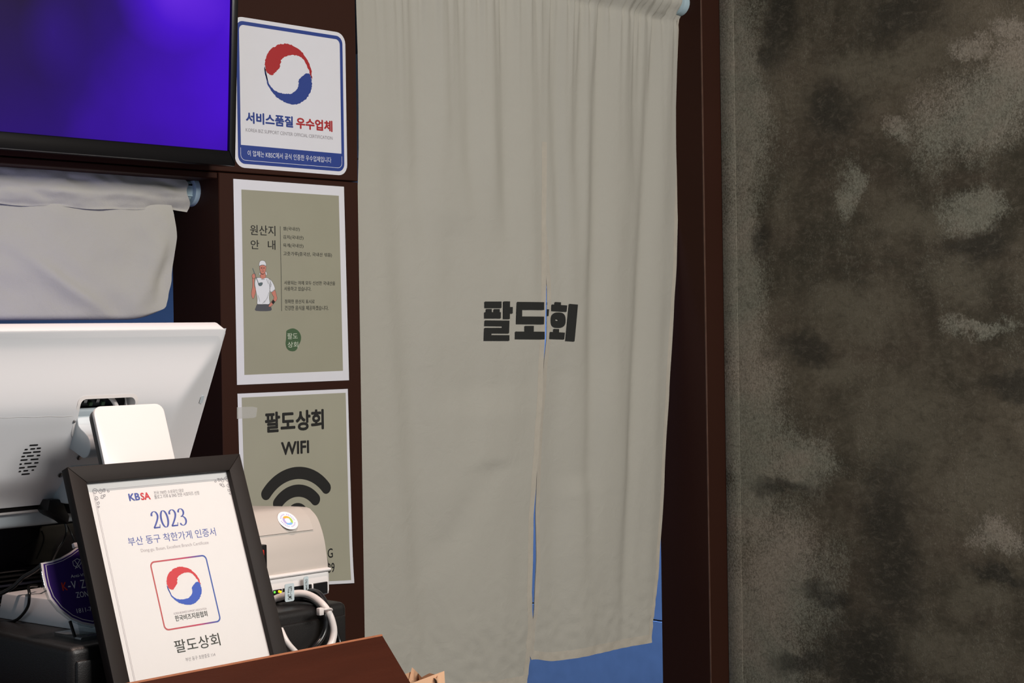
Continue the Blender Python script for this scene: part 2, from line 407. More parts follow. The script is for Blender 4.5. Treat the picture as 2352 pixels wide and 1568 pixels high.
    base = mix(math_('MULTIPLY', ramp(math_('SUBTRACT', 1.0, g2), .48, .70), .40), base, srgb(48, 44, 35))
    L(base, p.inputs['Base Color']); p.inputs['Roughness'].default_value = .62; p.inputs['Specular IOR Level'].default_value = .3
    b = N('ShaderNodeBump'); b.inputs['Strength'].default_value = .35; b.inputs['Distance'].default_value = .004
    L(math_('ADD', lm, math_('MULTIPLY', fine, .7)), b.inputs['Height']); L(b.outputs[0], p.inputs['Normal'])
    return m
M['concrete'] = concrete()
wr = rbox('wall_right', (XC, -2, 0), (XC+.12, D-.0005, CEIL), M['concrete'], None, kind='structure')
M['plaster_edge'] = mat('green grey plaster edge', srgb(104, 106, 92), .7, var=.3, vscale=18, bump=.3, bscale=60, stretch=(1, 1, .2))
# slightly proud plaster bead down the corner
ed = PX(1703, 1200, XC).y
rbox('trim_2', (XC-.0022, ed, 0), (XC-.0002, D-.002, CEIL), M['concrete'], None, bev=.0012, seg=2, kind='structure')

# kitchen behind ---------------------------------------------------------------
structure('wall_kitchen', (-1.5, 3.9, 0), (3.3, 4.0, CEIL), M['kwall'])
XK = 3.10
wk = rbox('wall_corridor', (XK+.004, D+TH+.001, 0), (XK+.1, 3.9, CEIL), M['grout'], None, kind='structure')
tile_me = None
zt = EYE-.697
for j in range(-2, 5):
    for i in range(3):
        y0 = D+TH+.02+i*.602-.25; z0 = zt+.0015+j*.3005
        a, b = (XK-.004, max(y0, D+TH+.002), z0), (XK+.0041, y0+.599, z0+.2975)
        rbox('tile', a, b, M['tile'], wk, bev=.0012, seg=1)

# ================================================================== DOOR CURTAIN
ZR = PX(1567, 8, XD).z          # rod height
YR = 1.976
def interp(tab, z):
    """tab sorted by z descending [(z, v)]"""
    if z >= tab[0][0]: return tab[0][1]
    for (z0, v0), (z1, v1) in zip(tab, tab[1:]):
        if z >= z1:
            t = (z0-z)/(z0-z1); t = t*t*(3-2*t)*.5+t*.5; return v0+(v1-v0)*t
    return tab[-1][1]
def ptab(pts, Y=YR): return [(PY(x, y, Y).z, PY(x, y, Y).x) for x, y in pts]
slitL = ptab([(1259, -40), (1259, 250), (1258, 400), (1257, 640), (1254, 760), (1249, 880), (1240, 1030), (1233, 1100), (1225, 1190), (1224, 1279), (1221, 1363), (1224, 1443), (1221, 1488), (1215, 1568), (1214, 1600)])
slitR = ptab(Y=YR+.012, pts=[(1232, -40), (1232, 250), (1238, 400), (1256, 600), (1259, 660), (1259, 760), (1252, 860), (1243, 980), (1238, 1100), (1236, 1178), (1237, 1225), (1238, 1279), (1233, 1392), (1224, 1463), (1222, 1500), (1227, 1520)])
rightE = ptab(Y=YR+.010, pts=[(1556, -40), (1556, 42), (1559, 110), (1566, 220), (1565, 330), (1557, 600), (1551, 700), (1541, 900), (1530, 1100), (1518, 1300), (1498, 1478), (1497, 1500)])
leftE = [(EYE+.66, 1.724), (EYE+.3, 1.722), (EYE+.15, 1.714), (EYE-.7, 1.70)]
def valley(p0, p1, w, amp):
    a, b = PY(*p0, YR), PY(*p1, YR); return (a.z, a.x, b.z, b.x, w*1.2, amp*.72)
FOL = [valley((962, -10), (975, 520), .020, .011), valley((1078, -10), (1092, 430), .018, .009), valley((1165, -10), (1172, 500), .017, .010),
       valley((1020, -10), (1025, 330), .014, -.006), valley((1125, 0), (1135, 420), .016, -.007), valley((1212, -10), (1225, 700), .02, -.006),
       valley((905, 300), (1005, 1568), .030, .012), valley((1115, 900), (1120, 1568), .07, -.012), valley((862, 0), (880, 1568), .05, -.009),
       valley((1140, 1060), (1010, 1290), .038, .006), valley((1050, 500), (1080, 1000), .05, .006)]
FOR_ = [valley((1282, -10), (1300, 560), .012, .008), valley((1346, -10), (1338, 420), .014, .007), valley((1392, -10), (1372, 1150), .017, .012),
        valley((1318, -10), (1330, 900), .022, -.006), valley((1368, -10), (1352, 700), .013, -.006), valley((1440, -10), (1420, 1200), .03, -.010),
        valley((1517, 60), (1452, 1300), .015, .013), valley((1470, 20), (1475, 400), .015, .007), valley((1545, 60), (1500, 1400), .02, -.006),
        valley((1300, 800), (1290, 1500), .035, .008), valley((1340, 1100), (1355, 1520), .04, -.010)]
def fold_y(X, z, fl):
    y = 0
    for za, xa, zb, xb, w, amp in fl:
        t = (za-z)/(za-zb)
        if t < -.02 or t > 1.25: 
            continue
        tt = min(max(t, 0), 1.25); xc = xa+(xb-xa)*tt
        fade = min(1, (1.25-tt)/.45)*min(1, (t+.02)/.1+(.0 if za < EYE+.55 else 1))
        y += amp*min(1, fade)*math.exp(-((X-xc)/w)**2)
    return y
def curtain_y(X, z, side):
    d = ZR-z
    g = math.exp(-max(d-.02, 0)/.07)
    s = .0042*g*math.sin(X*265+2.2*math.sin(X*31))+.0022*g*math.sin(X*430+1)
    y = YR+.004+fold_y(X, z, FOL if side == 0 else FOR_)+s
    y -= .0225*math.exp(-(d/.021)**2)                                  # round the rod
    y += .003*math.exp(-((d-.034)/.008)**2)                           # stitched pinch under the rod
    lw = min(1, max(0, (d-.3)/.9))
    y += .006*lw*noise.noise(Vector((X*5, z*3, side*7)))+.0016*noise.noise(Vector((X*22, z*9, 3)))*min(1, max(0, d)/.4)
    cr = max(0, min(1, (EYE-.42-z)/.12))                              # creased hem area
    y += .0022*cr*noise.noise(Vector((X*55+z*30, z*70, 5)))
    if side == 1: y += .010*min(1, max(0, d)/.2)
    return y
botL = lambda s: EYE-.597+.006*math.sin(s*5)-.012*s
def botR(s):
    return EYE-.590-.006*s+.012*math.exp(-(s/.12)**2)
def curtain_panel(name, side, parent, nx=110, nz=190):
    ztop = ZR+.034
    vs, fs = [], []
    for j in range(nz+1):
        for i in range(nx+1):
            s = i/nx; zb = botL(s) if side == 0 else botR(s)
            z = ztop+(zb-ztop)*(j/nz)
            if side == 0: x0, x1 = interp(leftE, z), interp(slitL, z)
            else: x0, x1 = interp(slitR, z)-.003, interp(rightE, z)
            X = x0+(x1-x0)*s; vs.append(Vector((X, curtain_y(X, z, side), z)))
    for j in range(nz):
        for i in range(nx): q = j*(nx+1)+i; fs.append((q, q+nx+1, q+nx+2, q+1))
    return mesh_obj(name, vs, fs, M['cloth'], parent, smooth=True, angle=180)
def curtain_strip(name, side, parent, kind_):
    vs, fs = [], []; n = 120; k = 4
    for j in range(n+1):
        t = j/n
        for i in range(k+1):
            e = i/k
            if kind_ == 'bottom':
                s = t; zb = botL(s) if side == 0 else botR(s); z = zb+.016*e
                x0, x1 = (interp(leftE, z), interp(slitL, z)) if side == 0 else (interp(slitR, z)-.003, interp(rightE, z)); X = x0+(x1-x0)*s
            else:
                zt_ = EYE+.34 if kind_ == 'slit' else ZR-.03
                zb = botL(1) if side == 0 else botR(1 if kind_ == 'right' else 0)
                z = zt_+(zb-zt_)*t
                if kind_ == 'slit': X = interp(slitL, z)-.012*e if side == 0 else interp(slitR, z)-.003+.012*e
                else: X = interp(rightE, z)-.010*e
            vs.append(Vector((X, curtain_y(X, z, side)-.0012+.0011*e, z)))
    for j in range(n):
        for i in range(k): q = j*(k+1)+i; fs.append((q, q+1, q+k+2, q+k+1))
    return mesh_obj(name, vs, fs, M['hem'], parent, smooth=True, angle=180)
nor = empty('door_curtain', (2.1, YR, botL(.5)), 'long cream cotton split curtain with bold dark lettering hanging in the doorway', 'curtain')
pl_l = curtain_panel('cloth_panel', 0, nor); pl_r = curtain_panel('cloth_panel', 1, nor)
curtain_strip('hem', 0, pl_l, 'slit'); curtain_strip('hem', 0, pl_l, 'bottom')
curtain_strip('hem', 1, pl_r, 'slit'); curtain_strip('hem', 1, pl_r, 'bottom'); curtain_strip('hem', 1, pl_r, 'right')
# printed letters, measured in the 1050,640 crop (scale 6.72)
def cpt(x, y): p = PY(1050+x/6.72, 640+y/6.72, YR+.006); return (p.x, p.z)
def glyph(name, loops, side, parent):
    """fill polygons, subdivide, drape them on the cloth"""
    bm = bmesh.new()
    for poly in loops:
        q = [cpt(*p) for p in poly]
        bm.faces.new([bm.verts.new((a, 0, b)) for a, b in q])
    bmesh.ops.triangulate(bm, faces=bm.faces)
    for _ in range(3): bmesh.ops.subdivide_edges(bm, edges=[e for e in bm.edges if e.calc_length() > .006], cuts=1, use_grid_fill=True)
    for v in bm.verts: v.co.y = curtain_y(v.co.x, v.co.z, side)-.0022
    bmesh.ops.triangulate(bm, faces=bm.faces)
    for f in bm.faces:
        f.normal_update()
        if f.normal.y > 0: f.normal_flip()
    return bm_obj(name, bm, M['cloth_ink'], parent, kind='stuff')
R = lambda x0, y0, x1, y1: [(x0, y0), (x1, y0), (x1, y1), (x0, y1)]
glyph('letter', [R(405, 352, 652, 450), R(424, 466, 506, 515), R(535, 468, 625, 515), R(402, 515, 643, 610), R(680, 350, 782, 620), R(782, 436, 826, 536),
       [(408, 642), (777, 646), (775, 731), (404, 728)], [(667, 730), (775, 731), (774, 757), (666, 757)], [(403, 757), (774, 757), (772, 842), (401, 840)], [(400, 840), (500, 840), (500, 868), (400, 868)], [(400, 868), (777, 870), (777, 955), (397, 955)]], 0, pl_l)
glyph('letter', [[(893, 357), (1312, 362), (1310, 480), (888, 477)], [(888, 477), (970, 478), (970, 582), (885, 581)], [(885, 581), (1310, 584), (1308, 702), (882, 698)], R(1009, 727, 1141, 815), [(868, 814), (1318, 817), (1320, 933), (865, 930)]], 0, pl_l)
glyph('letter', [R(1414, 360, 1423, 400), [(1420, 468), (1452, 470), (1444, 574), (1420, 572)]], 1, pl_r)
oo, oi = [], []
for k in range(28):
    a = 2*math.pi*k/28; ex = .72
    c_, s_ = math.cos(a), math.sin(a); sgn = lambda v: (1 if v >= 0 else -1)
    oo.append((1590+108*sgn(c_)*abs(c_)**ex, 636+118*sgn(s_)*abs(s_)**ex)); oi.append((1566+21*c_, 636+13*s_))
quads = [[oo[k], oo[(k+1) % 28], oi[(k+1) % 28], oi[k]] for k in range(28)]
glyph('letter', [[(1540, 357), (1634, 362), (1632, 408), (1538, 400)], [(1493, 394), (1722, 410), (1712, 508), (1490, 494)], [(1520, 772), (1602, 775), (1600, 828), (1518, 824)], [(1468, 818), (1686, 830), (1675, 934), (1460, 926)], [(1748, 386), (1876, 398), (1822, 966), (1694, 957)]]+quads, 1, pl_r)
# rod of the door curtain
rd = empty('curtain_rod', (XD, YR, ZR-.02), 'pale tension rod with round end cap carrying the long door curtain', 'curtain rod')
lathe_x('rod_tube', [(XP1+.001, .0105), (XD-.014, .0105)], YR, ZR, M['rod'], rd)
lathe_x('end_cap', [(XD-.030, .013), (XD-.016, .014), (XD-.012, .0215), (XD-.004, .0245), (XD+.0005, .0245)], YR, ZR, M['cap'], rd)
lathe_x('end_cap', [(XP1-.0005, .0245), (XP1+.004, .0245), (XP1+.012, .0215), (XP1+.016, .014), (XP1+.03, .013)], YR, ZR, M['cap'], rd)

# ================================================================== HATCH CURTAIN
Yh = 1.992; ZRh = PX(434, 440, XP0).z
rd2 = empty('curtain_rod', (XP0, Yh, ZRh-.022), 'short pale blue tension rod with flanged end cap in the kitchen hatch', 'curtain rod')
lathe_x('rod_tube', [(.7, .010), (XP0-.014, .010)], Yh, ZRh, M['rod'], rd2)
lathe_x('end_cap', [(XP0-.036, .0145), (XP0-.034, .0155), (XP0-.009, .0155), (XP0-.008, .0225), (XP0+.0005, .0225)], Yh, ZRh, M['cap'], rd2)
for a in (30, 100, 150, 210):
    ca, sa = math.cos(math.radians(a)), math.sin(math.radians(a))
    rbox('rib', (XP0-.034, Yh-.0155*abs(ca)-.0012, ZRh+.0155*sa-.001), (XP0-.008, Yh-.0155*abs(ca)+.0012, ZRh+.0155*sa+.001), M['cap'], rd2)
hc = empty('hatch_curtain', (1.2, Yh, EYE+.02), 'short off-white cloth bunched on a rod below the wall television', 'curtain')
redge = ptab([(396, 470), (401, 492), (407, 545), (404, 590), (398, 640), (390, 690), (384, 716), (366, 730)], Yh-.02)
vs, fs = [], []; nx, nz = 90, 60
for j in range(nz+1):
    for i in range(nx+1):
        s = i/nx; t = j/nz
        if t < .8: z = EYE+.205+(EYE+.036-EYE-.205)*(t/.8); yb = -.016-.004*math.sin(math.pi*t/.8)
        else:
            a = math.pi*(t-.8)/.2; z = EYE+.036-.0085*math.sin(a); yb = -.005-.011*math.cos(a)
        x1 = interp(redge, z); xx = .75+(x1-.75)*s
        cut = max(0, (xx-(x1-.05))/.05); 
        z2 = z+(.012*cut**2*max(0, (t-.5)/.5))
        rim = xx-1.30; dg = (z-EYE-.115)
        y = Yh+yb+.004*noise.noise(Vector((xx*9, z*12, 1)))+.0035*noise.noise(Vector((xx*25+z*12, z*28, 2)))
        y -= .009*math.exp(-((xx-(1.335+.45*dg))/.020)**2)*math.exp(-((z-EYE-.085)/.055)**2)      # crease near the side
        y += .008*math.exp(-((xx-(1.36+.25*dg))/.012)**2)*math.exp(-((z-EYE-.09)/.04)**2)
        y -= .006*math.exp(-((xx*.6+z-2.24)/.012)**2)*math.exp(-((xx-1.2)/.09)**2)
        vs.append(Vector((xx, y, z2)))
for j in range(nz):
    for i in range(nx): q = j*(nx+1)+i; fs.append((q, q+nx+1, q+nx+2, q+1))
mesh_obj('cloth', vs, fs, M['cloth'], hc, smooth=True, angle=180)
vs, fs = [], []; nx, nz = 110, 26
flapb = lambda X: EYE+.180+.0075*math.exp(-((X-1.345)/.03)**2)+.0012*math.sin(X*60)
for j in range(nz+1):
    for i in range(nx+1):
        s = i/nx; t = j/nz
        xr = 1.389-.010*max(0, 1-abs(t-.15)/.2)+.006*math.sin(t*9)
        X = .75+(xr-.75)*s
        z = EYE+.238-.006*math.sin(X*7)+.004*math.sin(X*23)*(1-t); z = z+(flapb(X)-z)*t
        near = math.exp(-((X-1.37)/.05)**2)
        y = Yh-.016-.010*math.sin(math.pi*min(1, t*1.05))**.8+.004*near
        y += (.004+.004*near)*noise.noise(Vector((X*16+z*30, z*60, 9)))+.002*noise.noise(Vector((X*50, z*110, 4)))
        vs.append(Vector((X, y-.0045, z)))
for j in range(nz):
    for i in range(nx): q = j*(nx+1)+i; fs.append((q, q+nx+1, q+nx+2, q+1))
mesh_obj('rod_pocket', vs, fs, M['cloth'], hc, smooth=True, angle=180)

# ================================================================== TELEVISION
tilt = math.radians(3.3)
tvO = PY(541, 382, 1.872)
TVP = Plane(tvO, (1, 0, 0), (0, -math.sin(tilt), math.cos(tilt)))
TW, THt = .93, .54
tv = empty('television', (tvO.x-TW/2, 1.885, tvO.z), 'large wall television with glowing purple screen and black bezel', 'television')
def tvx(a, b, d): return TVP.at(a, b, d)
inn = TVP.loc(527, 346)
ix0, ix1, iy0, iy1 = -TW-inn[0], inn[0], inn[1], THt-.012
o_ = [(-TW, 0), (0, 0), (0, THt), (-TW, THt)]; n_ = [(ix0, iy0), (ix1, iy0), (ix1, iy1), (ix0, iy1)]
names = ('bezel_bottom', 'bezel_side', 'bezel_top', 'bezel_side')
for k in range(4):
    prism(names[k], [o_[k], o_[(k+1) % 4], n_[(k+1) % 4], n_[k]], tvx, -.030, 0, M['tv_black'], tv, bev=.0016)
def screen_mat():
    m = bpy.data.materials.new('purple picture'); m.use_nodes = True; nt = m.node_tree; p = nt.nodes['Principled BSDF']; N = nt.nodes.new; L = nt.links.new
    p.inputs['Base Color'].default_value = (.003, .003, .004, 1); p.inputs['Roughness'].default_value = .35; p.inputs['Specular IOR Level'].default_value = .12
    tc = N('ShaderNodeTexCoord')
    def sph(px, py, rx, rz):
        c = PY(px, py, 1.86)-origin[tv]; mp = N('ShaderNodeMapping'); mp.vector_type = 'TEXTURE'
        mp.inputs['Location'].default_value = (c.x, c.y, c.z); mp.inputs['Scale'].default_value = (rx, 1, rz); L(tc.outputs['Object'], mp.inputs[0])
        g = N('ShaderNodeTexGradient'); g.gradient_type = 'SPHERICAL'; L(mp.outputs[0], g.inputs[0]); return g.outputs['Fac']
    def mth(op, a, b):
        n = N('ShaderNodeMath'); n.operation = op
        for i, v in enumerate((a, b)):
            if isinstance(v, (int, float)): n.inputs[i].default_value = v
            else: L(v, n.inputs[i])
        return n.outputs[0]
    nz_ = N('ShaderNodeTexNoise'); nz_.inputs['Scale'].default_value = 7; nz_.inputs['Detail'].default_value = 3; L(tc.outputs['Object'], nz_.inputs['Vector'])
    v = mth('ADD', mth('MULTIPLY', sph(395, -30, .10, .09), .42), mth('MULTIPLY', sph(560, 60, .33, .36), .62))
    v = mth('ADD', v, mth('MULTIPLY', sph(130, 70, .05, .07), .16))
    v = mth('ADD', v, mth('MULTIPLY', sph(150, 360, .5, .2), .25))
    v = mth('ADD', v, mth('MULTIPLY', mth('SUBTRACT', nz_.outputs['Fac'], .5), .18))
    v = mth('ADD', v, .03)
    cr = N('ShaderNodeValToRGB'); L(v, cr.inputs[0]); e = cr.color_ramp.elements
    e[0].position = 0; e[0].color = srgb(22, 3, 40); e[1].position = 1.0; e[1].color = srgb(120, 50, 240)
    a = e.new(.28); a.color = srgb(38, 4, 112); a = e.new(.58); a.color = srgb(70, 8, 200)
    L(cr.outputs[0], p.inputs['Emission Color']); p.inputs['Emission Strength'].default_value = 1.0
    return m
M['screen'] = screen_mat()
prism('screen', n_, tvx, -.012, -.005, M['screen'], tv)
prism('back_cover', [(-TW+.01, .004), (-.01, .004), (-.01, THt-.01), (-TW+.01, THt-.01)], tvx, -.032, -.029, M['black'], tv, bev=.001)
prism('wall_mount', [(-TW+.25, .12), (-.25, .12), (-.25, .40), (-TW+.25, .40)], lambda a, b, d: Vector((tvO.x+a, d, tvO.z+b)), 1.905, D+.001, M['black'], tv)

# ================================================================== WALL STICKER AND POSTERS
WP = Plane((0, D-.0002, 0), (1, 0, 0), (0, 0, 1))
EMB_RED = [(2010, 490), (2003, 430), (1985, 380), (1950, 330), (1900, 295), (1850, 284), (1800, 295), (1760, 320), (1725, 360), (1707, 410), (1707, 450), (1715, 480), (1735, 497), (1752, 497), (1770, 477), (1790, 455), (1800, 435), (1805, 410), (1815, 385), (1840, 365), (1870, 355), (1910, 350), (1945, 362), (1970, 395), (1990, 440)]
EMB_BLU = [(1702, 440), (1708, 500), (1725, 545), (1755, 585), (1790, 602), (1840, 605), (1880, 595), (1905, 570), (1918, 540), (1920, 510), (1935, 490), (1960, 465), (1975, 455), (1995, 462), (2005, 490), (2007, 530), (1995, 580), (1965, 625), (1925, 655), (1880, 668), (1830, 660), (1780, 635), (1740, 595), (1715, 540)]
def rough_loop(pts, k=4, amp=2.2):
    out = []
    n = len(pts); P = [Vector(p) for p in pts]
    for i in range(n):
        a, b, c, d = P[i-1], P[i], P[(i+1) % n], P[(i+2) % n]
        for q in range(k):
            t = q/k; v = .5*((2*b)+(c-a)*t+(2*a-5*b+4*c-d)*t*t+(3*b-a-3*c+d)*t**3)
            out.append((v.x+random.uniform(-amp, amp), v.y+random.uniform(-amp, amp)))
    return out
random.seed(3); ER, EB = rough_loop(EMB_RED, 6, 3.0), rough_loop(EMB_BLU, 6, 3.0)
def emblem(pl, cx, cy, rad, h, mr, mb, parent):
    f = lambda p: (cx+(p[0]-1858)/152*rad, cy-(p[1]-476)/191*rad)
    flat('emblem_swirl', pl, [f(p) for p in ER], h, mr, parent); flat('emblem_swirl', pl, [f(p) for p in EB], h, mb, parent)
c1 = lambda x, y: (x/2.8, y/2.8)
# --- square certification sticker
sx1, sz1 = WP.loc(793, 100)[0], WP.loc(771, 73.2)[1]; sz0 = WP.loc(*c1(2180, 1126))[1]; sx0 = sx1-.2125
st = empty('certification_sticker', ((sx0+sx1)/2, D, sz0), 'white rounded wall sticker with blue border and red-blue swirl emblem', 'sticker')
flat('sheet', WP, rrect(sx0, sz0, sx1, sz1, .017), .0002, M['paper'], st)
i1 = .0058; i2 = .0112
v, f = ring(rrect(sx0+i1, sz0+i1, sx1-i1, sz1-i1, .012), rrect(sx0+i2, sz0+i2, sx1-i2, sz1-i2, .008))
flat('border', WP, v, .0006, M['navy'], st, faces=f)
bt = WP.loc(*c1(2190, 988))[1]
band = rrect(sx0+i1+.0008, sz0+i1+.0008, sx1-i1-.0008, bt+.02, .0115)
band = [(a, min(b, bt)) for a, b in band]
flat('band', WP, band, .0008, M['navy'], st)
v, f = ring(rrect(sx0+.0102, sz0+.0108, sx1-.0102, bt+.2, .0085), rrect(sx0+.0108, sz0+.0114, sx1-.0108, bt+.2, .0080))
v = [(a, min(b, bt-.004)) for a, b in v]
flat('outline', WP, v, .0011, M['white_ink'], st, faces=f)
ec = WP.loc(663.6, 170); er = (WP.loc(663.6, 101.8)[1]-WP.loc(663.6, 238.6)[1])/2
emblem(WP, ec[0], ec[1], er, .0008, M['red'], M['navy'], st)
text(WP, '서비스품질', c1(1580, 716), c1(1885, 822), M['navy'], st, bold=.036)
text(WP, '우수업체', c1(1903, 752), c1(2138, 849), M['red'], st, bold=.036)
text(WP, 'KOREA BIZ SUPPORT CENTER OFFICIAL CERTIFICATION', c1(1580, 823), c1(2138, 899), M['grey_ink'], st, bold=-.006)
text(WP, '이 업체는 KBSC에서 공식 인증한 우수업체입니다', c1(1592, 965), c1(2130, 1048), M['white_ink'], st, h=.0012)

# --- origin notice
c2 = lambda x, y: (500+x/3.136, 400+y/3.136)
NP = Plane((0, D-.0002, 0), (1, 0, 0), (0, 0, 1))
def quad_warp(pl, tl, tr, br, bl):
    q = [Vector(pl.loc(*p)) for p in (bl, br, tr, tl)]
    return lambda a, b: tuple((q[0]*(1-a)+q[1]*a)*(1-b)+(q[3]*(1-a)+q[2]*a)*b)
pn = empty('origin_notice', (1.545, D, NP.loc(*c2(140, 1515))[1]), 'sage green paper notice with cook drawing and white margin, taped on pillar', 'poster')
grid_flat('sheet', NP, 0, 0, 1, 1, .0004, M['paper'], pn, warp=quad_warp(NP, c2(112, 33), c2(909, 90), c2(946, 1483), c2(139, 1517)))
grid_flat('print_field', NP, 0, 0, 1, 1, .0007, M['sage'], pn, warp=quad_warp(NP, c2(170, 110), c2(872, 155), c2(902, 1415), c2(192, 1445)))
M['film'] = clear_mat('clear laminate film', (.94, .94, .94, 1), .12)
grid_flat('laminate_edge', NP, 0, 0, 1, 1, .0002, M['film'], pn, warp=quad_warp(NP, c2(106, 22), c2(916, 80), c2(954, 1492), c2(132, 1528)))
for s_, a, b, bo, mm_ in (('원산지', (232, 364), (415, 445), .004, 'ink'), ('안', (236, 472), (298, 540), .004, 'ink'), ('내', (360, 474), (415, 544), .004, 'ink'),
        ('쌀(국내산)', (470, 377), (590, 413), .003, 'ink_soft'), ('김치(국내산)', (470, 438), (617, 475), .003, 'ink_soft'), ('육계(국내산)', (470, 497), (617, 534), .003, 'ink_soft'), ('고춧가루(중국산, 국내산 섞음)', (472, 556), (822, 600), .003, 'ink_soft'),
        ('사용되는 야채 모두 신선한 국내산을', (478, 766), (845, 800), .003, 'ink_soft'), ('사용하고 있습니다.', (478, 808), (672, 841), .003, 'ink_soft'), ('정확한 원산지 표시로', (482, 901), (698, 931), .003, 'ink_soft'), ('건강한 음식을 제공하겠습니다.', (482, 946), (797, 979), .003, 'ink_soft')):
    text(NP, s_, c2(*a), c2(*b), M[mm_], pn, h=.0011, bold=bo)
v, f = stroke_pts([NP.loc(*c2(450, 375)), NP.loc(*c2(460, 985))], .0009); flat('rule_line', NP, v, .0011, M['ink_soft'], pn, faces=f)
blobp = [(510, 1118), (540, 1110), (570, 1120), (592, 1145), (600, 1175), (595, 1205), (580, 1235), (568, 1262), (545, 1275), (515, 1270), (495, 1250), (488, 1220), (491, 1190), (493, 1150), (494, 1130)]
sl = flat('seal', NP, [NP.loc(*c2(*p)) for p in rough_loop(blobp, 4, .3)], .0011, M['seal'], pn)
text(NP, '팔도', c2(500, 1144), c2(575, 1186), M['pale_green'], sl, h=.0014, bold=.004); text(NP, '상회', c2(502, 1207), c2(578, 1247), M['pale_green'], sl, h=.0014, bold=.004)
# cook drawing, measured in the 560,580 crop (scale 10.45)
ck = lambda x, y: NP.loc(560+x/10.45, 580+y/10.45)
def art(name, pts, m, h, out=True, k=4):
    pts = rough_loop(pts, k, 0) if k else pts
    q = [ck(*p) for p in pts]; o = flat(name, NP, q, h, M[m], cook)
    if out:
        v, f = stroke_pts(q+[q[0], q[1]], .0004); flat('outline', NP, v, h+.0001, M['ink_soft'], o, faces=f)
    return o
def line(pts, w, h=.0021, m='ink_soft', par=None):
    v, f = stroke_pts([ck(*p) for p in pts], w); return flat('drawn_line', NP, v, h, M[m], par or cook, faces=f)
cook = flat('cook_drawing', NP, [ck(*p) for p in rough_loop([(345, 1240), (500, 1232), (615, 1225), (650, 1300), (640, 1395), (290, 1395), (285, 1310), (310, 1250)], 3, 0)], .0011, M['trouser'], pn)
art('neckerchief', [(375, 480), (395, 500), (395, 540), (372, 535)], 'white_ink', .0011)
art('neckerchief', [(515, 450), (545, 480), (550, 550), (520, 520)], 'white_ink', .0011)
art('neck', [(405, 480), (505, 480), (520, 600), (455, 630), (395, 600)], 'skin', .0012, k=2)
art('arm', [(205, 540), (270, 530), (250, 650), (250, 800), (285, 900), (250, 1060), (215, 1105), (185, 1040), (180, 960), (205, 800)], 'skin', .0013)
art('arm', [(665, 950), (740, 895), (775, 1000), (795, 1110), (740, 1190), (650, 1290), (590, 1290), (640, 1200), (720, 1090), (690, 1020)], 'skin', .0013)
art('sleeve', [(600, 640), (680, 700), (745, 860), (700, 930), (650, 945), (625, 905)], 'white_ink', .0014)
art('shirt', [(300, 610), (385, 600), (450, 630), (525, 600), (600, 625), (640, 700), (620, 900), (605, 1080), (615, 1225), (500, 1238), (380, 1240), (318, 1225), (320, 1100), (285, 900), (262, 760), (270, 660)], 'white_ink', .0015)
art('face', [(380, 320), (450, 295), (525, 320), (522, 420), (500, 490), (450, 515), (405, 490), (380, 410)], 'skin', .0016)
art('cap', [(370, 320), (365, 260), (390, 205), (440, 188), (495, 205), (528, 265), (522, 325), (450, 295)], 'white_ink', .0017)
art('hand', [(200, 600), (195, 540), (225, 508), (275, 510), (280, 570), (260, 610), (225, 620)], 'skin', .0017)
art('wristband', [(660, 1190), (705, 1130), (745, 1180), (700, 1240)], 'ink', .0018, k=0)
line([(208, 372), (262, 520), (350, 745)], .0011, .0019, 'ladle')
art('ladle_bowl', [(345, 740), (400, 720), (445, 725), (430, 780), (390, 800), (355, 785)], 'ladle', .0019)
for L_ in ([(335, 1020), (380, 1175)], [(600, 955), (560, 1080), (485, 1205)], [(540, 630), (585, 750)], [(630, 700), (625, 890)], [(665, 740), (640, 830)], [(500, 1150), (445, 1225)], [(440, 340), (445, 405), (455, 415)], [(425, 443), (480, 445)], [(410, 645-5), (455, 648), (500, 640)]): line(L_, .0004)
for e_ in ((415, 368), (478, 368)): flat('eye', NP, [tuple(Vector(ck(*e_))+Vector((.0008*math.cos(a*.7), .001*math.sin(a*.7)))) for a in range(9)], .0021, M['ink'], cook)
v, f = stroke_pts([ck(405, 492), ck(430, 518), ck(470, 512)], .0008); flat('drawn_line', NP, v, .0021, M['ink'], cook, faces=f)

# --- wifi poster
c3 = lambda x, y: (500+x/3.136, 880+y/3.136)
FP = Plane((0, D-.0002, 0), (1, 0, 0), (0, 0, 1))
def wbul(a, b):
    t = min(1, max(0, (EYE-.31-b)/.08)); return .003*t*t
FP.bulge = wbul
pf = empty('wifi_poster', (1.545, D, FP.loc(*c3(960, 1440))[1]), 'sage green wifi poster with big black signal arcs behind receipt printer', 'poster')
blw = c3(182, 1480)
grid_flat('sheet', FP, 0, 0, 1, 1, .0004, M['paper'], pf, warp=quad_warp(FP, c3(142, 75), c3(937, 40), c3(977, 1437), blw))
grid_flat('print_field', FP, 0, 0, 1, 1, .0008, M['sage2'], pf, warp=quad_warp(FP, c3(172, 103), c3(921, 68), c3(955, 1416), c3(212, 1455)))
grid_flat('laminate_edge', FP, 0, 0, 1, 1, .0002, M['film'], pf, warp=quad_warp(FP, c3(136, 64), c3(944, 30), c3(984, 1446), c3(176, 1490)))
text(FP, '팔도상회', c3(338, 208), c3(765, 330), M['ink'], pf, h=.0012, bold=.036)
text(FP, 'WIFI', c3(455, 424), c3(658, 503), M['ink'], pf, h=.0012, bold=.030)
wc = Vector(FP.loc(*c3(572, 1005))); wt = Vector(FP.loc(*c3(575, 645))); R1 = wt.y-wc.y
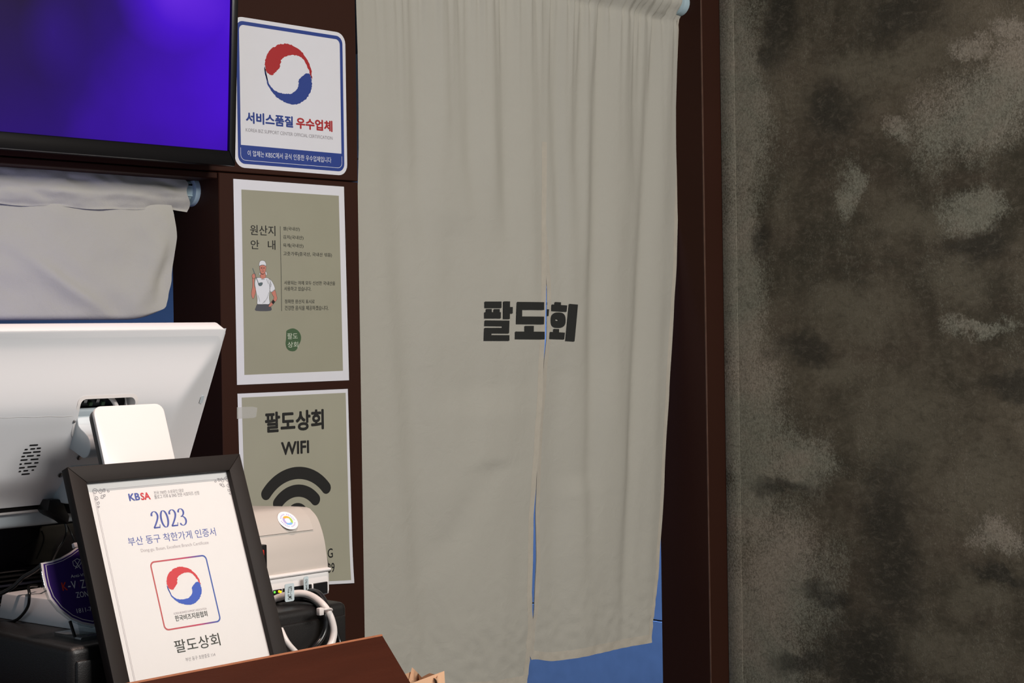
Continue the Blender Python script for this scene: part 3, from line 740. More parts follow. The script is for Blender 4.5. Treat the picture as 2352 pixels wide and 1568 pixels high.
def arc(rad, half, w):
    n = 40; out = []
    for k in range(n+1):
        a = math.radians(90+half-2*half*k/n); out.append((wc.x+(rad+w/2)*math.cos(a), wc.y+(rad+w/2)*math.sin(a)))
    ea = math.radians(90-half); c_ = wc+rad*Vector((math.cos(ea), math.sin(ea)))
    for k in range(1, 10): a = ea-math.pi*k/10; out.append((c_.x+w/2*math.cos(a), c_.y+w/2*math.sin(a)))
    for k in range(n+1):
        a = math.radians(90-half+2*half*k/n); out.append((wc.x+(rad-w/2)*math.cos(a), wc.y+(rad-w/2)*math.sin(a)))
    ea = math.radians(90+half); c_ = wc+rad*Vector((math.cos(ea), math.sin(ea)))
    for k in range(1, 10): a = ea+math.pi-math.pi*k/10; out.append((c_.x+w/2*math.cos(a), c_.y+w/2*math.sin(a)))
    return out
sw = R1*.245
for rr_, hf in ((R1, 50), (R1*.645, 48)): flat('signal_arc', FP, arc(rr_, hf, sw), .0012, M['ink'], pf)
flat('signal_dot', FP, [(wc.x+R1*.30*math.cos(k*math.pi/16), wc.y+R1*.10+R1*.30*math.sin(k*math.pi/16)) for k in range(32)], .0012, M['ink'], pf)
text(FP, 'G', c3(790, 1191), c3(828, 1254), M['ink'], pf, h=.0012, bold=.008)
text(FP, '39', c3(790, 1297), c3(839, 1358), M['ink'], pf, h=.0012, bold=.008)
flat('tape', FP, [FP.loc(*c3(*p)) for p in ((138, 172), (250, 168), (285, 176), (276, 240), (260, 249), (138, 256))], .0016, M['tape'], pf)

# ================================================================== COUNTER
ZC = EYE-.41
ct = empty('counter', (.7, 1.6, 0), 'dark wooden service counter top under the cash drawer and certificate', 'counter')
bx1 = PY(878, 1457, 1.30).x; zb_ = PY(878, 1457, 1.30).z
sl_ = math.radians(44); ln = .36
rbox('worktop', (.1, 1.312, ZC-.03), (1.27, 1.90, ZC), M['wood'], ct, bev=.002)
rbox('cabinet_body', (.12, 1.33, 0), (1.125, 1.9, ZC-.0295), M['brown'], ct)
cfr = empty('sloped_wooden_partition', (.7, 1.2, 0), 'dark stained sloping wooden partition along the counter, with worn pale top edge', 'partition')
dv = Vector((0, -math.sin(sl_), -math.cos(sl_))); nv = Vector((0, -math.cos(sl_), math.sin(sl_)))
bo = Vector((0, 1.30, zb_))
def bfn(a, b, d): return bo+Vector((a, 0, 0))+dv*b+nv*d
prism('sloping_board', [(.1, .0012), (bx1, .0012), (bx1, ln), (.1, ln)], bfn, -.018, 0, M['wood'], cfr, bev=.0012)
prism('edge_band', [(.1, -.0008), (bx1, -.0008), (bx1, .0014), (.1, .0014)], bfn, -.0175, -.0002, M['wood_edge'], cfr)
rbox('back_riser', (.1, 1.298, 0), (bx1-.004, 1.3115, zb_-.008), M['brown'], cfr)
prism('side_cheek', [(1.2985, zb_-.026), (1.2985, 0), (1.075, 0), (1.075, zb_-.258)], lambda a, b, d: Vector((d, a, b)), bx1-.03, bx1-.012, M['wood'], cfr)
rbox('front_panel', (.1, 1.052, 0), (bx1-.012, 1.074, zb_-.262), M['wood'], cfr)
rbox('side_shelf', (bx1-.012, 1.12, EYE-.68), (bx1+.30, 1.42, EYE-.66), M['wood'], cfr, bev=.001)

# crumpled paper bag on the side shelf
bg = PY(948, 1562, 1.36)
vs, fs = [], []; n, k = 28, 14
for j in range(k+1):
    t = j/k; z = EYE-.66+(bg.z+.004-EYE+.66)*t
    for i in range(n):
        a = 2*math.pi*i/n; c_, s_ = math.cos(a), math.sin(a); e_ = .45
        rx = .045*(1-.25*t)*(1 if abs(c_) < 1e-6 else abs(c_)**e_*(1 if c_ > 0 else -1)); ry = .035*(1-.3*t)*(0 if abs(s_) < 1e-6 else abs(s_)**e_*(1 if s_ > 0 else -1))
        jit = .012*noise.noise(Vector((i*.9, t*9, 2)))*(.2+t)
        vs.append(Vector((bg.x-.008+rx+jit, 1.36+ry+jit, z+(.014*noise.noise(Vector((i*1.3, 7, 1))) if j == k else 0))))
for j in range(k):
    for i in range(n): fs.append((j*n+i, j*n+(i+1) % n, (j+1)*n+(i+1) % n, (j+1)*n+i))
fs.append(tuple(range(n))[::-1])
mesh_obj('paper_bag', vs, fs, M['kraft'], None, smooth=True, angle=60, base=(bg.x, 1.36, EYE-.66), label='crumpled tan paper bag beside the sloping wooden counter board', cat='bag')

# ================================================================== CASH DRAWER
ZD = EYE-.309; YD = 1.46
xd0, xd1 = PY(165, 1488, YD).x, PY(804, 1384, YD).x
cd = empty('cash_drawer', ((xd0+xd1)/2, 1.65, ZC), 'black metal cash drawer carrying the payment terminal and receipt printer', 'cash drawer')
rbox('body', (xd0, YD+.004, ZC), (xd1, 1.87, ZD), M['drawer'], cd, bev=.008, seg=3)
rbox('drawer_front', (xd0+.006, YD, ZC+.006), (xd1-.006, YD+.012, ZD-.014), M['drawer'], cd, bev=.003)
for xx in (xd0+.03, xd1-.03): 
    pass

# ================================================================== RECEIPT PRINTER
YP = 1.520; px1 = PY(754, 1308, YP+.003).x+.002; px0 = px1-.150
pr = empty('receipt_printer', ((px0+px1)/2, 1.62, ZD), 'warm grey receipt printer with white base, cables and round sticker', 'printer')
yz = lambda a, b, d: Vector((d, a, b))
rel = lambda z: EYE+z
rbox('base', (px0, YP, ZD-.0005), (px1-.0005, YP+.19, rel(-.279)), M['white_pl2'], pr, bev=.006, seg=3)
rbox('base_rim', (px0-.0015, YP-.002, rel(-.2805)), (px1-.0008, YP+.188, rel(-.2765)), M['white_pl2'], pr, bev=.002)
sil = [(754, 1308), (753, 1290), (750, 1268), (746, 1242), (739, 1214), (728, 1186), (712, 1167)]
sp_ = [(YP+.002, rel(-.277))]+[(PX(x, y, px1-.002).y, PX(x, y, px1-.002).z) for x, y in sil]
ytop = sp_[-1][0]; ztop_ = sp_[-1][1]
fr_ = [(v.x, v.y) for v in smooth_path([(a, b, 0) for a, b in sp_], 5)]
prof = fr_+[(ytop+.006, ztop_+.0012), (ytop+.02, ztop_+.001), (YP+.15, ztop_-.004), (YP+.182, ztop_-.02), (YP+.188, rel(-.277))]
prism('housing', prof, yz, px0+.003, px1-.002, M['beige'], pr, bev=.0006, angle=30)
def yfront(z):
    for q, r_ in zip(fr_, fr_[1:]):
        if q[1] <= z <= r_[1]: return q[0]+(r_[0]-q[0])*(z-q[1])/(r_[1]-q[1])
    return YP
# lid: raised skin over the upper part of the profile
zl = PX(722, 1222, px1-.018).z
up_ = [q for q in fr_ if q[1] > zl]+[(ytop+.006, ztop_+.0012), (ytop+.02, ztop_+.001)]
nrm = []
for i, q in enumerate(up_):
    t = Vector(up_[min(i+1, len(up_)-1)])-Vector(up_[max(i-1, 0)]); t.normalize(); nrm.append(Vector((-t.y, t.x)))
lid = [tuple(Vector(q)+n*.0016) for q, n in zip(up_, nrm)]+[tuple(Vector(q)-n*.002) for q, n in zip(up_, nrm)][::-1]
ld = prism('lid', lid, yz, px0+.030, px1-.016, M['beige'], pr, angle=40)
# port recess and sockets on the near side
BP = Plane((0, YP, 0), (1, 0, 0), (0, 0, 1))
cp = lambda x, y: (590+x/7.84, 1300+y/7.84)
def socket(name, tl, br, m='port', h=.0012, par=None):
    a0, b1 = BP.loc(*cp(*tl)); a1, b0 = BP.loc(*cp(*br))
    return rbox(name, (a0, YP-h, b0), (a1, YP+.004, b1), M[m], par or pr, bev=.0004, seg=1)
socket('socket_panel', (985, 318), (1280, 485), 'white_pl2', .0012); socket('socket', (1005, 312), (1262, 480), 'port', .0018)
socket('socket', (460, 400), (980, 505)); socket('network_socket', (290, 430), (445, 540))
for (x, y, m_) in ((385, 450, 'led_y'), (412, 458, 'led_y'), (412, 505, 'led_y'), (305, 465, 'led_g')):
    a, b = BP.loc(*cp(x, y)); rbox('indicator_light', (a-.0012, YP-.0022, b-.0012), (a+.0012, YP-.0011, b+.0012), M[m_], pr, bev=.0004, seg=1)
# power switch
sc_ = BP.loc(607, 1278)
ys_ = min(yfront(rel(-.268)), yfront(rel(-.244)))
rbox('switch_recess', (sc_[0]-.018, ys_-.0016, rel(-.268)), (sc_[0]+.006, ys_+.02, rel(-.240)), M['port'], pr, bev=.001)
sw_ = rbox('power_switch', (sc_[0]-.010, ys_-.0042, rel(-.264)), (sc_[0]+.0005, ys_+.004, rel(-.245)), M['red_switch'], pr, bev=.0015)
SP = Plane((0, ys_-.0044, 0), (1, 0, 0), (0, 0, 1))
v, f = ring([(sc_[0]-.004+.0018*math.cos(k*.4), rel(-.258)+.0026*math.sin(k*.4)) for k in range(16)], [(sc_[0]-.004+.0011*math.cos(k*.4), rel(-.258)+.0018*math.sin(k*.4)) for k in range(16)])
flat('switch_mark', SP, v, .0001, M['white_ink'], sw_, faces=f)
# round sticker on the lid
la, lb = Vector(up_[1]), Vector(up_[len(up_)-4])
dirl = (lb-la).normalized(); mx_ = max((Vector(q)-la).dot(Vector((-dirl.y, dirl.x))) for q in up_[1:-2])
LP = Plane((0, la.x, la.y), (1, 0, 0), (0, dirl.x, dirl.y))
LP.O += LP.n*(mx_+.0019); LP.hs = .5
sc2 = Vector(LP.loc(661, 1195)); rs = .0135
circ = lambda r_, n=32, sx=1: [(sc2.x+r_*math.cos(2*math.pi*k/n), sc2.y+r_*math.sin(2*math.pi*k/n)) for k in range(n)]
M['sticker'] = mat('white sticker', srgb(240, 238, 242), .4)
stk = flat('sticker', LP, circ(rs), 0, M['sticker'], ld)
for k, m_ in enumerate(('orange', 'lilac', 'sky', 'lime')):
    n = 8; o1, i1_ = [], []
    for q in range(n+1):
        a = math.radians(45+90*k+90*q/n); ri = .0042*(1-.12*math.sin(math.pi*q/n)); o1.append((sc2.x+.0068*math.cos(a), sc2.y+.0068*math.sin(a))); i1_.append((sc2.x+ri*math.cos(a), sc2.y+ri*math.sin(a)))
    flat('sticker_arc', LP, o1+i1_[::-1], .0003, M[m_], stk)
tick = []
for k in range(26):
    if k in (6, 12, 19, 25): continue
    a = 2*math.pi*k/26; c_ = Vector((math.cos(a), math.sin(a))); t_ = Vector((-c_.y, c_.x))
    q = [sc2+c_*.0085+t_*.0006, sc2+c_*.0085-t_*.0006, sc2+c_*.0102-t_*.0005, sc2+c_*.0102+t_*.0005]; tick.append(([tuple(z) for z in q], [(0, 1, 2, 3)]))
v, f = merge(tick); flat('sticker_print', LP, v, .0003, M['lilac'], stk, faces=f, kind='stuff')

# cables
def cb(x, y, Y): return PY(*cp(x, y), Y)
wcab = empty('white_cable', PY(760, 1470, 1.45), 'white data cable arching from the printer down behind the wooden board', 'cable')
tube('cord', [cb(330, 590, 1.515), cb(450, 545, 1.507), cb(620, 505, 1.50), cb(800, 490, 1.49), cb(950, 525, 1.48), cb(1100, 610, 1.465), cb(1230, 740, 1.452), cb(1320, 900, 1.447), cb(1370, 1060, 1.445), cb(1385, 1200, 1.444), cb(1360, 1340, 1.443), cb(1310, 1450, 1.442), cb(1250, 1560, 1.44)], .0043, M['cable_w'], wcab)
def cable_tag(name, tl, br, Y, txt, par):
    P_ = Plane((0, Y, 0), (1, 0, 0), (0, 0, 1)); a0, b1 = P_.loc(*cp(*tl)); a1, b0 = P_.loc(*cp(*br))
    t_ = prism('cable_tag', rrect(a0, b0, a1, b1, .002, 4), lambda a, b, d: Vector((a, d, b)), Y, Y+.0008, M['tag'], par)
    vs_, fs_ = text_geo(txt, .01); w_, h_ = (a1-a0), (b1-b0)
    flat('lettering', P_, [(a0+w_*(.30+.45*(1-y)), b0+h_*(.10+.74*x)) for x, y in vs_], .0004, M['ink_soft'], t_, faces=fs_, kind='stuff')
    return t_
cable_tag('tag', (505, 325), (675, 620), 1.492, 'SMT-T226', wcab)
bcab = empty('black_cable', PY(720, 1480, 1.45), 'thick black power cable with ribbed plug running under the white cable', 'cable')
tube('cord', [cb(340, 585, 1.518), cb(480, 590, 1.508), cb(680, 580, 1.50), cb(880, 590, 1.49), cb(1030, 640, 1.475), cb(1150, 740, 1.46), cb(1220, 860, 1.452), cb(1245, 1000, 1.450), cb(1230, 1150, 1.449), cb(1170, 1290, 1.448), cb(1090, 1400, 1.447), cb(1000, 1500, 1.445)], .0036, M['cable_b'], bcab)
for q in range(5): tube('strain_rib', [cb(350+22*q, 575, 1.515-.0005*q), cb(360+22*q, 580, 1.515-.0005*q)], .0062-.0004*q, M['black'], bcab, sm=0, n=12)
bc2 = empty('black_cable', PY(750, 1480, 1.45), 'thin black cable bowed over the printer corner and tied to white cable', 'cable')
tube('cord', [cb(900, 450, 1.517), cb(1000, 440, 1.505), cb(1110, 475, 1.49), cb(1210, 590, 1.475), cb(1265, 720, 1.462), cb(1300, 850, 1.455), cb(1390, 1080, 1.456), cb(1470, 1300, 1.453), cb(1500, 1420, 1.45)], .0028, M['cable_b'], bc2)
cable_tag('tag', (845, 190), (935, 470), 1.512, 'SMARTRO', bc2)
tie = empty('cable_tie', cb(1230, 800, 1.45), 'small cream plastic zip tie clasping the white and black cables', 'cable tie')
tube('strap', [cb(1130, 800, 1.446), cb(1240, 775, 1.440), cb(1330, 768, 1.444), cb(1345, 800, 1.452), cb(1260, 830, 1.462), cb(1150, 815, 1.455), cb(1130, 800, 1.446)], .0013, M['cable_w'], tie)
hd = cb(1140, 815, 1.443); rbox('lock_head', (hd.x-.0034, 1.440, hd.z-.0042), (hd.x+.0034, 1.446, hd.z+.0042), M['cable_w'], tie, bev=.001)
wc2 = empty('white_cable', cb(660, 1490, 1.44), 'short straight run of white cable beside the certificate frame', 'cable')
tube('cord', [cb(420, 1130, 1.455), cb(500, 1300, 1.448), cb(570, 1410, 1.445), cb(650, 1500, 1.444), cb(760, 1620, 1.442)], .0036, M['cable_w'], wc2)

# ================================================================== PAYMENT TERMINAL (MONITOR)
YM = 1.60; mt_ = math.radians(27)
mO = PY(521, 763, YM)
mtop = PY(260, 757, YM).z
exm = Vector((1, 0, 0)); eym = Vector((0, -math.sin(mt_), math.cos(mt_)))
MP = Plane((mO.x, YM, mtop), exm, eym)          # back rim plane, origin at its top right corner
MW, MH, MT, RISE = .352, .216, .018, .026
pos = empty('payment_terminal', (mO.x-MW/2, 1.78, rel(-.2125)), 'white point of sale monitor seen from behind on a low grey base', 'monitor')
def sstep(t): t = min(1, max(0, t)); return t*t*(3-2*t)
def mh(a, b):
    dt, ds, db = -b, min(-a, a+MW), b+MH
    e = min(sstep(dt/.105), 1); s_ = min(1, ds/.062); s_ = s_*.85+.15*sstep(s_); bb = sstep(db/.05)*.5+.5
    k = min(e, s_); k = k if abs(e-s_) > .15 else (min(e, s_)-(.15-abs(e-s_))**2/.6)
    return RISE*k*bb
def msurf(px, py):
    a, b = MP.loc(px, py, RISE*.9)
    for _ in range(3): a, b = MP.loc(px, py, mh(a, b))
    return a, b
hx0 = msurf(183, 925)[0]; hx1, hy1 = msurf(313, 909); hy0 = hy1-.046
vs, fs = [], []; nx, nz = 120, 76
xs = [-MW+MW*i/nx for i in range(nx+1)]; ys = [-MH+MH*j/nz for j in range(nz+1)]
def snap(lst, v): 
    i = min(range(1, len(lst)-1), key=lambda q: abs(lst[q]-v)); lst[i] = v
for v_ in (hx0, hx1): snap(xs, v_)
for v_ in (hy0, hy1): snap(ys, v_)
for b in ys:
    for a in xs: vs.append(MP.at(a, b, mh(a, b)))
for j in range(nz):
    for i in range(nx):
        if hx0-1e-6 < (xs[i]+xs[i+1])/2 < hx1 and hy0 < (ys[j]+ys[j+1])/2 < hy1: continue
        q = j*(nx+1)+i; fs.append((q, q+1, q+nx+2, q+nx+1))
mesh_obj('back_shell', vs, fs, M['white_pl'], pos, smooth=True, angle=180)
mfn = lambda a, b, d: MP.at(a, b, d)
prism('bezel_rim', rrect(-MW, -MH, 0, 0, .006, 3), mfn, -MT, .0006, M['white_pl'], pos, bev=.0012)
M['pos_screen'] = mat('lit terminal screen', srgb(20, 20, 26), .2, emit=srgb(170, 168, 255), estr=2.6)
prism('screen', [(-MW+.012, -MH+.014), (-.012, -MH+.014), (-.012, -.012), (-MW+.012, -.012)], mfn, -MT-.0006, -MT+.002, M['pos_screen'], pos)
# cut-out with rim, dark inside and hinge
v, f = ring(rrect(hx0-.003, hy0-.003, hx1+.003, hy1+.003, .009), rrect(hx0+.0008, hy0+.0008, hx1-.0008, hy1-.0008, .007))
top = [MP.at(a, b, mh(a, b)+.0008) for a, b in v]; n = len(v)//2
vv = top+[MP.at(a, b, .004) for a, b in v[n:]]
ff = f+[(n+i, n+(i+1) % n, 2*n+(i+1) % n, 2*n+i) for i in range(n)]
mesh_obj('cutout_rim', vv, ff, M['white_pl2'], pos, smooth=True, angle=50)
prism('cutout_floor', [(hx0-.002, hy0-.002), (hx1+.002, hy0-.002), (hx1+.002, hy1+.002), (hx0-.002, hy1+.002)], mfn, .002, .004, M['port'], pos)
cm = (hx0+hx1)/2
prism('hinge_plate', [(hx0+.003, hy0), (hx1-.003, hy0), (hx1-.003, hy0+.026), (hx0+.003, hy0+.026)], mfn, .006, .014, M['silver'], pos, bev=.002)
tube('inner_cable', [MP.at(cm+.008, hy1-.004, .008), MP.at(cm+.016, hy1-.012, .012), MP.at(cm+.024, hy0+.02, .016), MP.at(cm+.028, hy0+.004, .02)], .003, M['cable_w'], pos)
tube('inner_cable', [MP.at(cm+.030, hy1-.006, .010), MP.at(cm+.033, hy1-.02, .014), MP.at(cm+.034, hy0+.004, .018)], .001, M['cable_w'], pos)
for q in range(5): rbox('circuit_part', (0, 0, 0), (.004, .003, .004), M['steel' if q % 2 else 'seal'], pos, xf=lambda c, q=q: MP.at(hx0+.008+q*.008+c.x, hy1-.018+c.z+.004*(q % 2), .004+c.y))
# hinge arm: lobed cheek drawn in the 140,880 crop (scale 7.84)
am = msurf(166, 1005); AX = MP.at(am[0], am[1], mh(*am)).x
ca = lambda x, y: PX(140+x/7.84, 880+y/7.84, AX)
cheek = [(285, 600), (310, 740), (350, 810), (420, 880), (490, 970), (525, 1080), (525, 1200), (490, 1300), (420, 1348), (360, 1325), (180, 1195), (110, 1190), (90, 1150), (160, 900), (240, 680)]
ck_ = [(ca(*p).y, ca(*p).z) for p in rough_loop(cheek, 3, 0)]
prism('hinge_arm', ck_, yz, AX, AX+.060, M['silver'], pos, bev=.0008, angle=50)
# neck and base
ZB0, ZB1 = rel(-.2125), rel(-.184)
rbox('neck', (AX+.004, 1.650, ZB1-.002), (AX+.056, 1.70, rel(-.10)), M['silver'], pos, bev=.004)
rbox('base', (mO.x-MW+.0, 1.70, ZB0), (mO.x-.03, 1.885, ZB1), M['silver'], pos, bev=.006, seg=3)
PB = Plane((0, 1.70, 0), (1, 0, 0), (0, 0, 1))
s0 = PB.loc(78, 1150); s1 = PB.loc(0, 1168)
rbox('base_lip', (mO.x-MW+.002, 1.692, ZB1-.012), (PB.loc(86, 1160)[0], 1.706, ZB1+.002), M['white_pl2'], pos, bev=.003)
rbox('base_slot', (mO.x-MW+.02, 1.6905, ZB1-.0085), (s0[0], 1.70, ZB1-.001), M['port'], pos, bev=.001)
# surface details of the back: slots, screws, lock hole, scratch line
c4 = lambda x, y: (x/2.8, 720+y/2.8)
slots = [(190, 243, 846), (158, 178, 873), (195, 225, 869), (236, 262, 865), (148, 200, 895), (212, 260, 889), (138, 160, 918), (172, 216, 915), (236, 258, 911), (132, 176, 941), (196, 246, 937), (125, 140, 967), (156, 202, 963), (220, 246, 959), (122, 158, 991), (176, 232, 985), (120, 135, 1014), (150, 180, 1010), (203, 218, 1005), (138, 190, 1032)]
for x0, x1, y in slots:
    a0, b0 = msurf(*c4(x0, y)); a1, b1 = msurf(*c4(x1, y-(x1-x0)*.02)); h_ = mh((a0+a1)/2, b0)
    prism('vent_slot', rrect(a0, b0-.0007, a1, b0+.0007, .0006, 2), mfn, h_-.003, h_+.0006, M['port'], pos)
def screw(px, py, r_=.003):
    a, b = msurf(px, py); h_ = mh(a, b)
    prism('screw', [(a+r_*math.cos(k*math.pi/6), b+r_*math.sin(k*math.pi/6)) for k in range(12)], mfn, h_-.001, h_+.0016, M['steel'], pos, bev=.0004)
screw(181, 1050); screw(138, 1090); screw(170, 967, .0016)
a, b = msurf(461, 918); prism('lock_slot', rrect(a-.0032, b-.005, a-.0012, b+.004, .0008, 3), mfn, mh(a, b)-.004, mh(a, b)+.0008, M['port'], pos)
prism('lit_lock_recess', rrect(a-.0005, b-.0052, a+.0042, b+.0052, .0018, 3), mfn, mh(a, b)-.004, mh(a, b)+.0004, M['silver'], pos)  # pale blue grey colour imitates light falling into the lock recess
vs = []
for x in range(0, 176, 8):
    a, b = msurf(*c4(x*2.8, 668-(x*.02)*2.8+2*math.sin(x*.1))); vs.append((a, b))
v, f = stroke_pts(vs, .0005); mesh_obj('moulding_line', [MP.at(a, b, mh(a, b)+.0004) for a, b in v], f, M['white_pl2'], pos)
# power plug in the terminal
pg = empty('power_plug', PY(132, 1200, 1.69), 'angular black adapter plug hanging under the white monitor', 'plug')
c6 = lambda x, y: (x/3.5, 1120+y/3.5)
plugp = [(372, 95), (440, 88), (480, 95), (510, 180), (535, 225), (525, 290), (490, 265), (440, 240), (405, 225), (375, 205), (357, 180)]
prism('plug_body', [tuple(PY(*c6(*p), 1.675)[i] for i in (0, 2)) for p in plugp], lambda a, b, d: Vector((a, d, b)), 1.668, 1.6915, M['black'], pg, bev=.0015)
def c6p(x, y, Y): return PY(*c6(x, y), Y)
tube('cord', [c6p(515, 265, 1.68), c6p(533, 320, 1.678), c6p(530, 380, 1.675), c6p(505, 440, 1.668), c6p(460, 510, 1.658), c6p(400, 640, 1.645), c6p(330, 800, 1.64)], .0014, M['cable_b'], pg)
tube('cord', [c6p(540, 300, 1.68), c6p(575, 370, 1.678), c6p(605, 450, 1.672), c6p(640, 600, 1.66)], .0009, M['cable_b'], pg)
rbox('socket_block', (PY(145, 1160, 1.70).x, 1.687, PY(145, 1178, 1.70).z), (PY(170, 1160, 1.70).x, 1.703, PY(145, 1145, 1.70).z), M['black'], pg, bev=.002)

# glossy black computer box under the terminal
bb_ = empty('black_computer_box', (mO.x-MW/2, 1.8, ZD), 'glossy black computer box with painted reflection ribs under the white monitor', 'computer')
rbox('casing', (mO.x-MW-.02, 1.708, ZD), (mO.x-.01, 1.868, ZB0), M['gloss_black'], bb_, bev=.004)
rbox('front_shelf', (mO.x-MW-.02, 1.700, rel(-.262)), (mO.x-.01, 1.712, rel(-.258)), M['gloss_black'], bb_, bev=.001)
M['reflection_tint'] = mat('blue grey reflection tint', srgb(52, 56, 74), .3, metal=.4, var=.4, vscale=50)  # blue grey ribs stand in for reflections on the glossy box
for q in range(7):
    rbox('reflection_rib', (mO.x-MW-.015, 1.698+.0015*(q % 2), rel(-.2985+q*.0052)), (mO.x-.03, 1.712, rel(-.2955+q*.0052)), M['reflection_tint' if q in (1, 2, 4) else 'black'], bb_, bev=.0006, seg=1)

# white wedge-shaped device behind the shield sign
A = PZ(222, 1455, ZD); B = PZ(-6, 1419, ZD)
At = PX(222, 1392, (A.x)); Bt = PX(4, 1364, B.x)
At.z, Bt.z = max(At.z, ZD+.02), max(Bt.z, ZD+.02)
dxw = Vector((.055, .004, 0))
A2, B2 = Vector((A.x, A.y, ZD)), Vector((B.x, B.y, ZD))
At2, Bt2 = Vector((A2.x+.004, A2.y, At.z)), Vector((B2.x+.004, B2.y-.004, Bt.z))
bm = bmesh.new(); q = [bm.verts.new(p) for p in (A2, B2, B2+dxw, A2+dxw, At2, Bt2, Bt2+dxw, At2+dxw)]
for f in ((3, 2, 1, 0), (4, 5, 6, 7), (0, 1, 5, 4), (1, 2, 6, 5), (2, 3, 7, 6), (3, 0, 4, 7)): bm.faces.new([q[i] for i in f])
bmesh.ops.recalc_face_normals(bm, faces=bm.faces); bmesh.ops.bevel(bm, geom=list(bm.edges), offset=.002, segments=2, affect='EDGES', profile=.5)
bm_obj('card_reader_case', bm, M['white_pl'], None, base=tuple(A2), smooth=True, label='low white plastic device case lying behind the purple shield sign', cat='device')
c7 = lambda x, y, Y: PY(x/5.225, 1180+y/5.225, Y)
cb3 = empty('black_cable', PZ(60, 1432, ZD), 'black cord looping over the low white device case', 'cable')
fn_ = Vector((A2.y-B2.y, B2.x-A2.x, 0)).normalized()
if fn_.x > 0: fn_ = -fn_
def onface(x, y, off):
    d = ray(x/5.225, 1180+y/5.225); o_f = A2+fn_*off; return CAM+d*((o_f-CAM).dot(fn_)/d.dot(fn_))
tube('cord', [onface(440, 862, -.03), onface(345, 868, -.012), onface(352, 950, .003), onface(342, 1085, .004), onface(285, 1190, .005), onface(190, 1275, .006), onface(70, 1300, .006), onface(-60, 1290, .006)], .0017, M['cable_b'], cb3)
cb4 = empty('black_cable', PZ(20, 1400, ZD), 'thick dark cord slanting in front of the ribbed computer box', 'cable')
tube('cord', [c7(560, 590, 1.63), c7(490, 625, 1.635), c7(400, 690, 1.64), c7(280, 760, 1.645), c7(160, 870, 1.65), c7(40, 940, 1.655), c7(-80, 990, 1.66)], .0026, M['cable_b'], cb4)

# ================================================================== SMALL WHITE DISPLAY PANEL
pt_ = math.radians(20); YPD = 1.545
pO = PY(222, 935, YPD)
PD = Plane((pO.x, YPD, pO.z), (1, 0, 0), (0, math.sin(pt_), math.cos(pt_)))
p_tl = PD.loc(218, 936); p_tr = PD.loc(376, 928)
pdw = p_tr[0]
cdp = empty('customer_display', (pO.x+pdw/2, 1.50, ZD), 'small white rounded display panel on a stand between certificate and monitor', 'display')
pfn = lambda a, b, d: PD.at(a, b, d)
x0_, x1_ = PD.loc(216, 950)[0], PD.loc(379, 950)[0]
prism('panel', rrect(x0_, -.115, x1_, .001, .010, 5), pfn, -.0045, 0, M['white_pl2'], cdp, bev=.0008)
prism('rear_shell', rrect(x0_+.0008, -.114, x1_-.0008, 0, .010, 5), pfn, -.013, -.004, M['black'], cdp, bev=.0012)
prism('rear_knob', rrect(x0_+.006, -.058, x0_+.020, -.028, .004, 3), pfn, -.020, -.012, M['black'], cdp, bev=.001)
q = PD.at((x0_+x1_)/2, -.10, -.013)
rbox('stand_post', (q.x-.012, q.y-.004, ZD), (q.x+.012, q.y+.012, q.z), M['black'], cdp, bev=.003)
rbox('stand_foot', (q.x-.035, q.y-.012, ZD-.0005), (q.x+.035, q.y+.045, ZD+.006), M['black'], cdp, bev=.002)

# ================================================================== FRAMED CERTIFICATE
ft = math.radians(20.6); YF = 1.497
fO = PY(551, 1041, YF)
FRP = Plane((fO.x, YF, fO.z), (1, 0, 0), (0, math.sin(ft), math.cos(ft)))   # front face, origin top right outer corner
c5 = lambda x, y: (120+x/2.861, 1020+y/2.861)
ol = FRP.loc(*c5(100, 150))[0]
FW = -ol; FHt = (fO.z-.013*math.sin(ft)-ZC)/math.cos(ft)
il, it_ = FRP.loc(*c5(228, 250)); ir, it2 = FRP.loc(*c5(1165, 168)); it_ = (it_+it2)/2
ib = -FHt+(-it_)
pf_bottom = FRP.at(-FW/2, -FHt, -.006)
cf = empty('certificate_frame', (pf_bottom.x, pf_bottom.y, ZC), 'dark framed 2023 shop certificate leaning back behind the sloping board', 'picture frame')
ffn = lambda a, b, d: FRP.at(a, b, d)
o_ = [(-FW, -FHt), (0, -FHt), (0, 0), (-FW, 0)]; n_ = [(il, ib), (ir, ib), (ir, it_), (il, it_)]
for k in range(4): prism('frame_bar', [o_[k], o_[(k+1) % 4], n_[(k+1) % 4], n_[k]], ffn, -.013, 0, M['frame'], cf, bev=.0009)
PH = -.007
prism('backing_board', [(-FW+.006, -FHt+.006), (-.006, -FHt+.006), (-.006, -.006), (-FW+.006, -.006)], ffn, -.0125, PH-.001, M['black'], cf)
ppr = prism('certificate_sheet', [(il-.004, ib-.004), (ir+.004, ib-.004), (ir+.004, it_+.004), (il-.004, it_+.004)], ffn, PH-.001, PH, M['cert_paper'], cf)
CP = Plane(FRP.at(0, 0, PH), FRP.ex, FRP.ey)
def ctext(s_, tl, br, m_, bold=0.0, h=.0005): return text(CP, s_, c5(*tl), c5(*br), M[m_], ppr, h=h, bold=bold)
il2, it3 = CP.loc(*c5(232, 256)); ir2, _ = CP.loc(*c5(1165, 172))
def nib(pts, wmin, wmax, par, m_, name='lettering'):
    v, f = stroke_pts(pts, lambda t, d: wmin+(wmax-wmin)*abs(d.y)**1.6); return v, f
